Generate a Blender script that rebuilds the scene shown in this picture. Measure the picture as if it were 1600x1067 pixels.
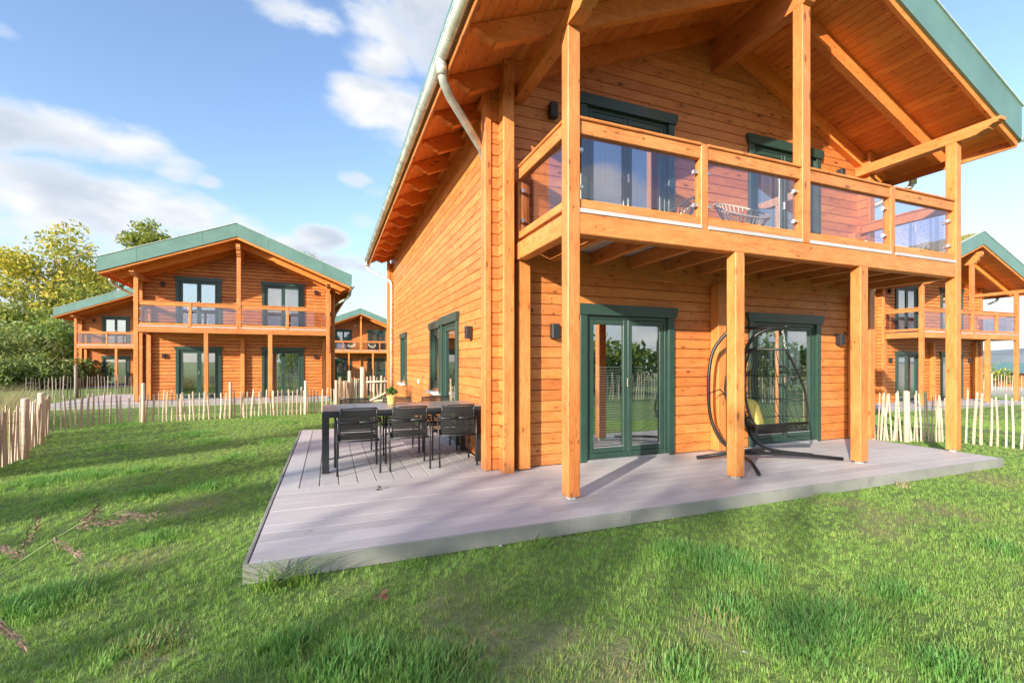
import bpy, bmesh, math, random
import numpy as np
from mathutils import Vector, Matrix, noise
R = math.radians
random.seed(7)
sc = bpy.context.scene
for o in list(bpy.data.objects): bpy.data.objects.remove(o)
COL = sc.collection

# ------------------------------------------------------------------ camera
CAM_H, CAM_A, FPX, HOR = 1.35, R(21.55), 721.95, 565.23
cd = bpy.data.cameras.new('camera'); cam = bpy.data.objects.new('camera', cd); COL.objects.link(cam)
cam.location = (0, 0, CAM_H); cam.rotation_euler = (R(90), 0, -CAM_A)
cd.sensor_width = 36; cd.lens = FPX * 36 / 1600; cd.shift_y = (HOR - 533.5) / 1600
cd.clip_start = 0.05; cd.clip_end = 6000
cd.dof.use_dof = True; cd.dof.focus_distance = 6.5; cd.dof.aperture_fstop = 9.0
sc.camera = cam

# ------------------------------------------------------------------ sun, sky, exposure
SUN_TO = Vector((-1.46, -1.0, 0.558)).normalized()          # towards the sun
SUN_EL = math.asin(SUN_TO.z); SUN_AZ = math.atan2(SUN_TO.x, SUN_TO.y)
sun = bpy.data.lights.new('sun', 'SUN'); sun.energy = 2.1; sun.angle = R(0.55); sun.color = (1.0, 0.88, 0.72)
so = bpy.data.objects.new('sun', sun); COL.objects.link(so)
so.rotation_euler = SUN_TO.to_track_quat('Z', 'Y').to_euler(); so.location = (-30, -20, 20)
sc.view_settings.view_transform = 'Standard'; sc.view_settings.look = 'None'
sc.view_settings.gamma = 1; sc.view_settings.use_curve_mapping = False
sc.view_settings.exposure = 2.12
sc.cycles.max_bounces = 7; sc.cycles.diffuse_bounces = 4; sc.cycles.glossy_bounces = 4
sc.cycles.transmission_bounces = 4; sc.cycles.transparent_max_bounces = 10
sc.cycles.caustics_reflective = False; sc.cycles.caustics_refractive = False
sc.cycles.sample_clamp_indirect = 6
sc.cycles.use_adaptive_sampling = False
sc.cycles.use_denoising = True
sc.cycles.denoiser = 'OPENIMAGEDENOISE'; sc.cycles.denoising_input_passes = 'RGB_ALBEDO_NORMAL'; sc.cycles.denoising_prefilter = 'NONE'

def pdir(px, py):
    r = (px - 800) / FPX; u = (HOR - py) / FPX
    return Vector((r * math.cos(CAM_A) + math.sin(CAM_A), math.cos(CAM_A) - r * math.sin(CAM_A), u)).normalized()
def at(px, fwd, z=None):
    """ground point at image column px and forward distance fwd"""
    r = (px - 800) / FPX; s, c = math.sin(CAM_A), math.cos(CAM_A)
    x, y = (r * c + s) * fwd, (c - r * s) * fwd
    return Vector((x, y, gz(x, y) if z is None else z))

class NT:
    def __init__(s, tree): s.t = tree; s.n = tree.nodes; s.l = tree.links
    def node(s, typ, **kw):
        n = s.n.new(typ)
        for k, v in kw.items():
            if k.startswith('i_'): n.inputs[k[2:].replace('_', ' ')].default_value = v
            else: setattr(n, k, v)
        return n
    def link(s, a, b): s.l.new(a, b)
    def put(s, sock, v):
        if isinstance(v, bpy.types.NodeSocket): s.l.new(v, sock)
        else: sock.default_value = v
    def math(s, op, a, b=0.0, c=None, clamp=False):
        n = s.n.new('ShaderNodeMath'); n.operation = op; n.use_clamp = clamp
        s.put(n.inputs[0], a); s.put(n.inputs[1], b)
        if c is not None: s.put(n.inputs[2], c)
        return n.outputs[0]
    def vmath(s, op, a, b=(0, 0, 0)):
        n = s.n.new('ShaderNodeVectorMath'); n.operation = op; s.put(n.inputs[0], a)
        if op == 'SCALE': s.put(n.inputs['Scale'], b)
        else: s.put(n.inputs[1], b)
        return n.outputs['Value'] if op in ('DISTANCE', 'LENGTH', 'DOT_PRODUCT') else n.outputs['Vector']
    def noise(s, vec, scale, detail=3, rough=0.55, dist=0.0):
        n = s.n.new('ShaderNodeTexNoise'); s.put(n.inputs['Vector'], vec); s.put(n.inputs['Scale'], scale)
        s.put(n.inputs['Detail'], detail); s.put(n.inputs['Roughness'], rough); s.put(n.inputs['Distortion'], dist)
        return n.outputs['Fac']
    def ramp(s, fac, stops, interp='LINEAR'):
        n = s.n.new('ShaderNodeValToRGB'); s.put(n.inputs[0], fac); cr = n.color_ramp; cr.interpolation = interp
        while len(cr.elements) < len(stops): cr.elements.new(0.5)
        for e, (p, c) in zip(cr.elements, stops):
            e.position = p; e.color = (*c, 1) if len(c) == 3 else c
        return n.outputs['Color']
    def mix(s, fac, a, b, mode='MIX'):
        n = s.n.new('ShaderNodeMix'); n.data_type = 'RGBA'; n.blend_type = mode
        s.put(n.inputs[0], fac)
        for sock, v in ((n.inputs[6], a), (n.inputs[7], b)):
            if isinstance(v, tuple) and len(v) == 3: v = (*v, 1)
            s.put(sock, v)
        return n.outputs[2]
    def sstep(s, v, a, b):
        n = s.n.new('ShaderNodeMapRange'); n.interpolation_type = 'SMOOTHSTEP'
        s.put(n.inputs['Value'], v); s.put(n.inputs['From Min'], a); s.put(n.inputs['From Max'], b)
        return n.outputs['Result']

w = bpy.data.worlds.new('World'); sc.world = w; w.use_nodes = True
nt = NT(w.node_tree); nt.n.clear()
out = nt.node('ShaderNodeOutputWorld'); bg = nt.node('ShaderNodeBackground'); bg.inputs['Strength'].default_value = 0.15
sky = nt.node('ShaderNodeTexSky', sky_type='NISHITA', sun_disc=False, sun_elevation=SUN_EL, sun_rotation=SUN_AZ,
              altitude=50, air_density=1.0, dust_density=1.2, ozone_density=2.0)
tc = nt.node('ShaderNodeTexCoord'); D = tc.outputs['Generated']
sep = nt.node('ShaderNodeSeparateXYZ'); nt.link(D, sep.inputs[0])
skyc = nt.mix(1.0, sky.outputs[0], (0.53, 0.525, 0.55), 'MULTIPLY')
# clouds: soft heaps placed by direction, broken up with noise
dsc = nt.vmath('MULTIPLY', D, (1, 1, 2.1))
n1 = nt.noise(dsc, 3.4, 7, 0.58, 0.35); n2 = nt.noise(dsc, 13.0, 5, 0.6, 0.3)
def zs(v): return (v.x, v.y, v.z * 2.1)
heaps = [(-40, 190, .14, 1), (30, 195, .13, 1.05), (110, 208, .14, 1.05), (200, 235, .13, 1), (270, 262, .09, .95), (322, 283, .05, .8), (10, 285, .15, 1.1), (100, 298, .16, 1.15), (190, 315, .16, 1.15), (280, 335, .15, 1.1), (370, 362, .12, 1), (445, 388, .10, 1),
         (500, 372, .085, 1.2), (100, 370, .22, .95), (230, 385, .22, .95), (400, 440, .14, .9), (20, 430, .22, 1.0), (320, 405, .16, 1.0), (120, 330, .2, 1.15), (230, 300, .12, .9), (540, 420, .12, .7), (440, 8, .13, 1.1), (490, 30, .09, 1.0), (390, -40, .13, 1), (640, 20, .20, 1.2), (700, 60, .22, 1.2), (600, 95, .12, 1.05),
         (605, 165, .17, 1.2), (545, 135, .08, 1.0), (660, 210, .2, 1.0), (555, 282, .07, .95), (590, 300, .06, .85), (1600, 385, .07, 1.1), (1680, 380, .15, 1),
         (1590, 480, .12, .9), (1540, 520, .1, .8), (-5, 45, .05, .9), (570, 345, .06, .7), (-300, 300, .5, 1), (-500, 100, .6, .8), (900, -500, .5, .7)]
acc = 0.0
for px, py, r, a in heaps:
    d = nt.vmath('DISTANCE', dsc, zs(pdir(px, py)))
    g = nt.math('MULTIPLY', nt.sstep(d, r * 1.05, r * 0.1), a)
    acc = nt.math('MAXIMUM', acc, g)
# elsewhere in the sky: unseen cumulus of the same kind, cover thickened to add fill light (behind and above the camera)
fw = Vector((math.sin(CAM_A), math.cos(CAM_A), 0))
away = nt.sstep(nt.vmath('DOT_PRODUCT', D, tuple(fw)), 0.25, -0.15)
far = nt.math('MULTIPLY', nt.sstep(nt.noise(dsc, 1.6, 2, 0.5), 0.38, 0.54), nt.math('MULTIPLY', away, 1.0))
acc = nt.math('MAXIMUM', acc, far)
dens = nt.math('ADD', nt.math('MULTIPLY', acc, 0.62), nt.math('ADD', nt.math('MULTIPLY', n1, 1.15), nt.math('MULTIPLY', n2, 0.50)))
cov = nt.math('MULTIPLY', nt.sstep(dens, 1.10, 1.50), nt.sstep(acc, 0.0, 0.14))
thick = nt.sstep(dens, 1.22, 1.65)
hz = nt.sstep(sep.outputs['Z'], 0.45, 0.0)
shade = nt.noise(nt.vmath('ADD', dsc, (0.0, 0.0, -0.06)), 4.4, 4, 0.5, 0.2)
cl = nt.mix(nt.sstep(shade, 0.40, 0.60), (1.68, 1.64, 1.63), (0.98, 1.08, 1.22))
cl = nt.mix(thick, (1.38, 1.46, 1.58), cl)
haze = nt.mix(nt.math('MULTIPLY', nt.math('POWER', hz, 2.0), 0.60), skyc, (1.12, 1.38, 1.66))
col = nt.mix(nt.math('MULTIPLY', cov, 0.93), haze, cl)
nt.link(col, bg.inputs['Color']); nt.link(bg.outputs[0], out.inputs['Surface'])

# ------------------------------------------------------------------ materials
MATS = {}
def new_mat(name):
    m = bpy.data.materials.new(name); m.use_nodes = True; t = NT(m.node_tree); t.n.clear()
    o = t.node('ShaderNodeOutputMaterial'); b = t.node('ShaderNodeBsdfPrincipled'); t.link(b.outputs[0], o.inputs['Surface'])
    MATS[name] = m
    return m, t, b, o
def bump(t, b, h, strength=0.3, dist=0.01):
    n = t.node('ShaderNodeBump'); n.inputs['Strength'].default_value = strength; n.inputs['Distance'].default_value = dist
    t.link(h, n.inputs['Height']); t.link(n.outputs[0], b.inputs['Normal'])

def wood_mat(name, light, mid, dark, knots=1.0, rough=0.42, varamt=0.2, knotcol=(0.10, 0.028, 0.010)):
    m, t, b, o = new_mat(name)
    at_ = t.node('ShaderNodeAttribute', attribute_name='wc'); oi = t.node('ShaderNodeObjectInfo')
    geo = t.node('ShaderNodeNewGeometry')
    rnd = oi.outputs['Random']; isl = geo.outputs['Random Per Island']
    off = t.node('ShaderNodeCombineXYZ'); t.put(off.inputs[0], t.math('MULTIPLY', rnd, 91.0)); t.put(off.inputs[1], t.math('MULTIPLY', rnd, 37.0)); t.put(off.inputs[2], t.math('MULTIPLY', rnd, 13.0))
    v = t.vmath('ADD', at_.outputs['Vector'], off.outputs[0])
    warp = t.noise(t.vmath('MULTIPLY', v, (2.0, 8.0, 8.0)), 1.0, 2)
    grain = t.noise(t.vmath('MULTIPLY', v, (0.8, 10.0, 10.0)), 4.0, 6, 0.65, 1.8)
    fine = t.noise(t.vmath('MULTIPLY', v, (2.5, 70.0, 70.0)), 2.0, 3, 0.6)
    blot = t.noise(t.vmath('MULTIPLY', v, (1.6, 4.0, 4.0)), 1.0, 4, 0.6)
    base = t.ramp(t.math('ADD', t.math('MULTIPLY', grain, 0.6), t.math('MULTIPLY', blot, 0.4)), [(0.32, dark), (0.50, mid), (0.66, light)])
    base = t.mix(t.math('MULTIPLY', t.sstep(fine, 0.42, 0.7), 0.32), base, dark)
    # knots: dark eyes in a paler figure, each with a curved check beside it
    def knot(scale, seed, lo, size):
        vo = t.node('ShaderNodeTexVoronoi'); vo.feature = 'F1'; t.put(vo.inputs['Vector'], t.vmath('ADD', t.vmath('MULTIPLY', v, scale), (seed, seed * 2.0, seed)))
        vo.inputs['Scale'].default_value = 1.0; vo.inputs['Randomness'].default_value = 0.9
        d = t.math('ADD', vo.outputs['Distance'], t.math('MULTIPLY', t.math('SUBTRACT', warp, 0.5), 0.12))
        sc_ = t.node('ShaderNodeSeparateColor'); t.link(vo.outputs['Color'], sc_.inputs[0])
        on = t.sstep(sc_.outputs[0], lo, lo + 0.05)
        kr = t.math('MULTIPLY', t.math('ADD', 0.45, sc_.outputs[1]), size)
        eye = t.math('MULTIPLY', t.sstep(d, kr, t.math('MULTIPLY', kr, 0.4)), on)
        halo = t.math('MULTIPLY', t.sstep(d, t.math('MULTIPLY', kr, 3.4), kr), on)
        ring = t.math('MULTIPLY', t.sstep(t.math('ABSOLUTE', t.math('SUBTRACT', d, t.math('MULTIPLY', kr, 2.6))), 0.030, 0.004), on)
        ring = t.math('MULTIPLY', ring, t.sstep(t.noise(t.vmath('MULTIPLY', v, (9.0, 9.0, 9.0)), 1.0, 1), 0.57, 0.62))
        return eye, halo, ring
    e1, h1, r1 = knot((3.2, 8.0, 8.0), 3.0, 0.30, 0.17)
    e2, h2, r2 = knot((6.5, 14.0, 14.0), 11.0, 0.50, 0.15)
    halo = t.math('MULTIPLY', t.math('MAXIMUM', h1, h2), 0.38 * knots)
    base = t.mix(halo, base, tuple(0.5 * (x + y) for x, y in zip(mid, dark)))
    base = t.mix(t.math('MULTIPLY', t.math('MAXIMUM', r1, r2), 0.8 * knots, clamp=True), base, tuple(0.5 * x + 0.25 * y for x, y in zip(knotcol, dark)))
    kmask = t.math('MULTIPLY', t.math('MAXIMUM', e1, e2), knots, clamp=True)
    base = t.mix(t.math('MULTIPLY', kmask, 0.85), base, knotcol)
    vr = t.math('FRACT', t.math('ADD', t.math('MULTIPLY', isl, 7.13), t.math('MULTIPLY', rnd, 5.7)))
    hsv = t.node('ShaderNodeHueSaturation')
    t.put(hsv.inputs['Hue'], t.math('ADD', 0.496, t.math('MULTIPLY', vr, 0.008)))
    t.put(hsv.inputs['Value'], t.math('ADD', 1.0 - varamt / 2, t.math('MULTIPLY', vr, varamt)))
    t.link(base, hsv.inputs['Color']); t.link(hsv.outputs[0], b.inputs['Base Color'])
    t.put(b.inputs['Roughness'], t.math('ADD', rough - 0.05, t.math('MULTIPLY', grain, 0.16)))
    b.inputs['Specular IOR Level'].default_value = 0.4
    bump(t, b, t.math('ADD', t.math('MULTIPLY', fine, 0.5), t.math('SUBTRACT', grain, kmask)), 0.25, 0.004)
    return m
wood_mat('larch', (0.70, 0.300, 0.105), (0.60, 0.215, 0.060), (0.36, 0.098, 0.022))
wood_mat('larch_post', (0.70, 0.312, 0.115), (0.60, 0.222, 0.065), (0.37, 0.108, 0.026), 0.8, 0.42, 0.15)
wood_mat('larch_soffit', (0.84, 0.35, 0.105), (0.76, 0.255, 0.060), (0.54, 0.14, 0.028), 0.7, 0.45, 0.2)  # same larch stain, colour lightened to lift the shade under the roof
wood_mat('raw_stake', (0.66, 0.56, 0.46), (0.56, 0.46, 0.37), (0.40, 0.31, 0.24), 0.4, 0.8, 0.45, (0.13, 0.09, 0.07))
wood_mat('grey_stake', (0.34, 0.31, 0.29), (0.25, 0.22, 0.20), (0.15, 0.13, 0.12), 0.4, 0.85, 0.6, (0.08, 0.06, 0.05))

def plain(name, c, rough=0.5, metal=0.0, var=0.08, nscale=6.0, spec=0.5, bs=0.0, bscale=60.0):
    m, t, b, o = new_mat(name)
    tcn = t.node('ShaderNodeTexCoord'); oi = t.node('ShaderNodeObjectInfo')
    v = t.vmath('ADD', tcn.outputs['Object'], t.vmath('SCALE', (3.1, 5.3, 7.7), t.math('MULTIPLY', oi.outputs['Random'], 10.0)))
    n = t.noise(v, nscale, 5, 0.6)
    lo = tuple(x * (1 - var * 2) for x in c); hi = tuple(min(1, x * (1 + var * 2)) for x in c)
    t.link(t.ramp(n, [(0.3, lo), (0.7, hi)]), b.inputs['Base Color'])
    t.put(b.inputs['Roughness'], t.math('ADD', rough - 0.06, t.math('MULTIPLY', n, 0.12)))
    b.inputs['Metallic'].default_value = metal; b.inputs['Specular IOR Level'].default_value = spec
    if bs: bump(t, b, t.noise(v, bscale, 3), bs, 0.003)
    return m
plain('green_paint', (0.026, 0.062, 0.050), 0.32, var=0.06)
plain('green_fascia', (0.115, 0.225, 0.205), 0.38, var=0.07, nscale=1.4)
plain('zinc', (0.62, 0.66, 0.63), 0.34, 0.45, var=0.16, nscale=5)
plain('pale_trim', (0.52, 0.58, 0.54), 0.4, 0.2)
plain('black_metal', (0.016, 0.017, 0.019), 0.38, 0.3, bs=0.05)
plain('charcoal', (0.026, 0.029, 0.034), 0.45, 0.2)
plain('charcoal_frame', (0.035, 0.04, 0.046), 0.42, 0.4)
plain('cord_black', (0.011, 0.012, 0.013), 0.7, var=0.2, bs=0.2, bscale=300)
plain('table_top', (0.22, 0.21, 0.215), 0.30, var=0.08, nscale=9)
plain('white_sill', (0.72, 0.72, 0.70), 0.35)
plain('alu', (0.55, 0.58, 0.60), 0.3, 0.7)
plain('steel', (0.62, 0.62, 0.60), 0.22, 1.0)
plain('interior_white', (0.55, 0.53, 0.50), 0.8)
plain('interior_floor', (0.20, 0.13, 0.08), 0.5)
plain('curtain', (0.66, 0.68, 0.74), 0.9)
plain('blind_fabric', (0.62, 0.64, 0.62), 0.8)
plain('mustard_pot', (0.62, 0.47, 0.17), 0.5)
plain('yellow_fabric', (0.62, 0.50, 0.12), 0.85, bs=0.4, bscale=220)
plain('cream_cord', (0.66, 0.64, 0.48), 0.6)
plain('wire', (0.30, 0.28, 0.26), 0.5, 0.8)
plain('soil', (0.10, 0.07, 0.05), 0.95, var=0.3, nscale=40)
plain('dead_leaf', (0.20, 0.11, 0.06), 0.7, var=0.3, nscale=60)
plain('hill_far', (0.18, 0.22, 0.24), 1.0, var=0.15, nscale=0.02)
plain('roof_grey', (0.09, 0.09, 0.10), 0.8, var=0.2)
plain('thatch', (0.16, 0.125, 0.09), 0.95, var=0.3, nscale=8, bs=0.8, bscale=30)
plain('white_wall', (0.70, 0.68, 0.64), 0.8)
plain('seedhead', (0.30, 0.20, 0.15), 0.9, var=0.3, nscale=80)
plain('stem_green', (0.18, 0.26, 0.08), 0.7, var=0.2, nscale=30)
plain('bark', (0.13, 0.10, 0.075), 0.95, var=0.3, nscale=14, bs=0.6, bscale=30)
plain('pale_bark', (0.34, 0.29, 0.22), 0.9, var=0.3, nscale=14, bs=0.4, bscale=30)
plain('white_plastic', (0.7, 0.7, 0.68), 0.4)

def deck_mat():
    m, t, b, o = new_mat('deck_composite')
    a = t.node('ShaderNodeAttribute', attribute_name='wc'); oi = t.node('ShaderNodeObjectInfo')
    v = t.vmath('ADD', a.outputs['Vector'], t.vmath('SCALE', (31.0, 17.0, 5.0), oi.outputs['Random']))
    st = t.noise(t.vmath('MULTIPLY', v, (0.6, 40.0, 1.0)), 2.0, 4, 0.6)
    bl = t.noise(t.vmath('MULTIPLY', v, (1, 1, 1)), 1.7, 5, 0.6)
    c = t.ramp(t.math('ADD', t.math('MULTIPLY', st, 0.45), t.math('MULTIPLY', bl, 0.55)), [(0.3, (0.41, 0.405, 0.42)), (0.7, (0.51, 0.505, 0.52))])
    h = t.node('ShaderNodeHueSaturation'); t.put(h.inputs['Value'], t.math('ADD', 0.90, t.math('MULTIPLY', oi.outputs['Random'], 0.2))); t.link(c, h.inputs['Color'])
    spot = t.sstep(t.noise(v, 26.0, 2), 0.73, 0.78)
    t.link(t.mix(t.math('MULTIPLY', spot, 0.35), h.outputs[0], (0.12, 0.11, 0.10)), b.inputs['Base Color'])
    b.inputs['Roughness'].default_value = 0.62
    gr = t.math('SINE', t.math('MULTIPLY', nsep(t, a.outputs['Vector'], 1), 2 * math.pi / 0.011))
    bump(t, b, t.math('ADD', t.math('MULTIPLY', gr, 0.35), st), 0.35, 0.002)
plain('deck_edge', (0.25, 0.26, 0.25), 0.6, var=0.1, nscale=3)
def nsep(t, v, i):
    n = t.node('ShaderNodeSeparateXYZ'); t.link(v, n.inputs[0]); return n.outputs[i]
deck_mat()

def glass_mat(name, tint, refl_ior=1.6, boost=0.0, rcol=(1, 1, 1)):
    m, t, b, o = new_mat(name); t.n.remove(b)
    tr = t.node('ShaderNodeBsdfTransparent'); tr.inputs[0].default_value = (*tint, 1)
    gl = t.node('ShaderNodeBsdfGlossy'); gl.inputs['Roughness'].default_value = 0.0; gl.inputs[0].default_value = (*rcol, 1)
    geo = t.node('ShaderNodeNewGeometry')
    cs = t.math('ABSOLUTE', t.vmath('DOT_PRODUCT', geo.outputs['True Normal'], geo.outputs['Incoming']))
    f0 = ((refl_ior - 1) / (refl_ior + 1)) ** 2 + boost
    fac = t.math('ADD', f0, t.math('MULTIPLY', 1 - f0, t.math('POWER', t.math('SUBTRACT', 1.0, cs), 5.0)), clamp=True)
    bn = t.node('ShaderNodeBump'); bn.inputs['Strength'].default_value = 0.02; bn.inputs['Distance'].default_value = 0.02
    t.put(bn.inputs['Height'], t.noise(geo.outputs['Position'], 1.3, 1)); t.link(bn.outputs[0], gl.inputs['Normal'])
    mx = t.node('ShaderNodeMixShader'); t.link(fac, mx.inputs[0]); t.link(tr.outputs[0], mx.inputs[1]); t.link(gl.outputs[0], mx.inputs[2])
    t.link(mx.outputs[0], o.inputs['Surface'])
glass_mat('window_glass', (0.78, 0.85, 0.84), 1.5, 0.34)
glass_mat('rail_glass', (0.82, 0.79, 0.83), 1.5, 0.05, (0.9, 0.9, 1.0))

def leaf_mat(name, cols, trans=0.35, attr=False):
    m, t, b, o = new_mat(name)
    geo = t.node('ShaderNodeNewGeometry'); oi = t.node('ShaderNodeObjectInfo')
    n = t.noise(geo.outputs['Position'], 0.55, 3)
    f = t.math('ADD', t.math('MULTIPLY', n, 0.6), t.math('MULTIPLY', geo.outputs['Random Per Island'], 0.4))
    k = len(cols)
    c = t.ramp(f, [(0.25 + 0.5 * i / (k - 1), cc) for i, cc in enumerate(cols)])
    t.link(c, b.inputs['Base Color']); b.inputs['Roughness'].default_value = 0.55; b.inputs['Specular IOR Level'].default_value = 0.3
    tl = t.node('ShaderNodeBsdfTranslucent'); t.link(t.mix(0.5, c, (0.45, 0.5, 0.08)), tl.inputs[0])
    mx = t.node('ShaderNodeMixShader'); mx.inputs[0].default_value = trans
    t.link(b.outputs[0], mx.inputs[1]); t.link(tl.outputs[0], mx.inputs[2]); t.link(mx.outputs[0], o.inputs['Surface'])
leaf_mat('leaf_green', [(0.056, 0.120, 0.032), (0.112, 0.208, 0.048), (0.208, 0.304, 0.072)])
leaf_mat('leaf_yellow', [(0.192, 0.272, 0.056), (0.528, 0.480, 0.080), (0.800, 0.576, 0.080)])
leaf_mat('leaf_mixed', [(0.096, 0.160, 0.040), (0.224, 0.288, 0.064), (0.544, 0.496, 0.096)])
leaf_mat('leaf_bush', [(0.085, 0.15, 0.045), (0.18, 0.26, 0.08), (0.36, 0.40, 0.15)])
leaf_mat('leaf_pot', [(0.04, 0.12, 0.03), (0.08, 0.22, 0.05), (0.12, 0.3, 0.08)])
leaf_mat('sedum', [(0.16, 0.17, 0.04), (0.30, 0.28, 0.06), (0.42, 0.34, 0.08)], 0.15)
leaf_mat('reed', [(0.26, 0.25, 0.13), (0.40, 0.36, 0.21), (0.52, 0.46, 0.30)], 0.3)

def grass_mat():
    m, t, b, o = new_mat('grass_blade')
    oi = t.node('ShaderNodeObjectInfo'); geo = t.node('ShaderNodeNewGeometry')
    tf = t.node('ShaderNodeAttribute', attribute_name='tuft', attribute_type='INSTANCER')
    dr = t.node('ShaderNodeAttribute', attribute_name='dry', attribute_type='INSTANCER')
    n = t.noise(geo.outputs['Position'], 1.1, 4, 0.6)
    rr = t.math('FRACT', t.math('ADD', t.math('MULTIPLY', oi.outputs['Random'], 3.0), geo.outputs['Random Per Island']))
    f = t.math('ADD', t.math('MULTIPLY', n, 0.62), t.math('MULTIPLY', rr, 0.38))
    c = t.ramp(f, [(0.25, (0.19, 0.40, 0.08)), (0.5, (0.30, 0.52, 0.12)), (0.75, (0.48, 0.60, 0.18))])
    c = t.mix(t.math('MULTIPLY', tf.outputs['Fac'], 0.75, clamp=True), c, (0.11, 0.34, 0.09))
    c = t.mix(t.math('MULTIPLY', t.math('MULTIPLY', dr.outputs['Fac'], t.sstep(rr, 0.3, 0.6)), 0.85, clamp=True), c, (0.40, 0.33, 0.16))
    c = t.mix(t.math('MULTIPLY', t.sstep(rr, 0.90, 0.92), 0.5), c, (0.42, 0.38, 0.20))
    t.link(c, b.inputs['Base Color']); b.inputs['Roughness'].default_value = 0.5; b.inputs['Specular IOR Level'].default_value = 0.35
    tl = t.node('ShaderNodeBsdfTranslucent'); t.link(t.mix(0.35, c, (0.35, 0.5, 0.05)), tl.inputs[0])
    mx = t.node('ShaderNodeMixShader'); mx.inputs[0].default_value = 0.42
    t.link(b.outputs[0], mx.inputs[1]); t.link(tl.outputs[0], mx.inputs[2]); t.link(mx.outputs[0], o.inputs['Surface'])
grass_mat()

def ground_mat():
    m, t, b, o = new_mat('ground_turf')
    geo = t.node('ShaderNodeNewGeometry'); P = geo.outputs['Position']
    n = t.noise(P, 0.9, 5, 0.6); f = t.noise(P, 28.0, 4, 0.7)
    g = t.ramp(t.math('ADD', t.math('MULTIPLY', n, 0.5), t.math('MULTIPLY', f, 0.5)), [(0.3, (0.07, 0.13, 0.025)), (0.55, (0.13, 0.21, 0.045)), (0.75, (0.22, 0.28, 0.08))])
    dry = t.node('ShaderNodeAttribute', attribute_name='dry'); sand = t.node('ShaderNodeAttribute', attribute_name='sand')
    s = t.ramp(f, [(0.3, (0.15, 0.16, 0.07)), (0.7, (0.30, 0.29, 0.15))])
    c = t.mix(t.math('MULTIPLY', dry.outputs['Fac'], 0.8, clamp=True), g, s)
    c = t.mix(sand.outputs['Fac'], c, t.ramp(f, [(0.3, (0.42, 0.37, 0.29)), (0.7, (0.60, 0.54, 0.44))]))
    t.link(c, b.inputs['Base Color']); b.inputs['Roughness'].default_value = 0.95
    bump(t, b, f, 0.8, 0.03)
ground_mat()

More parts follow.
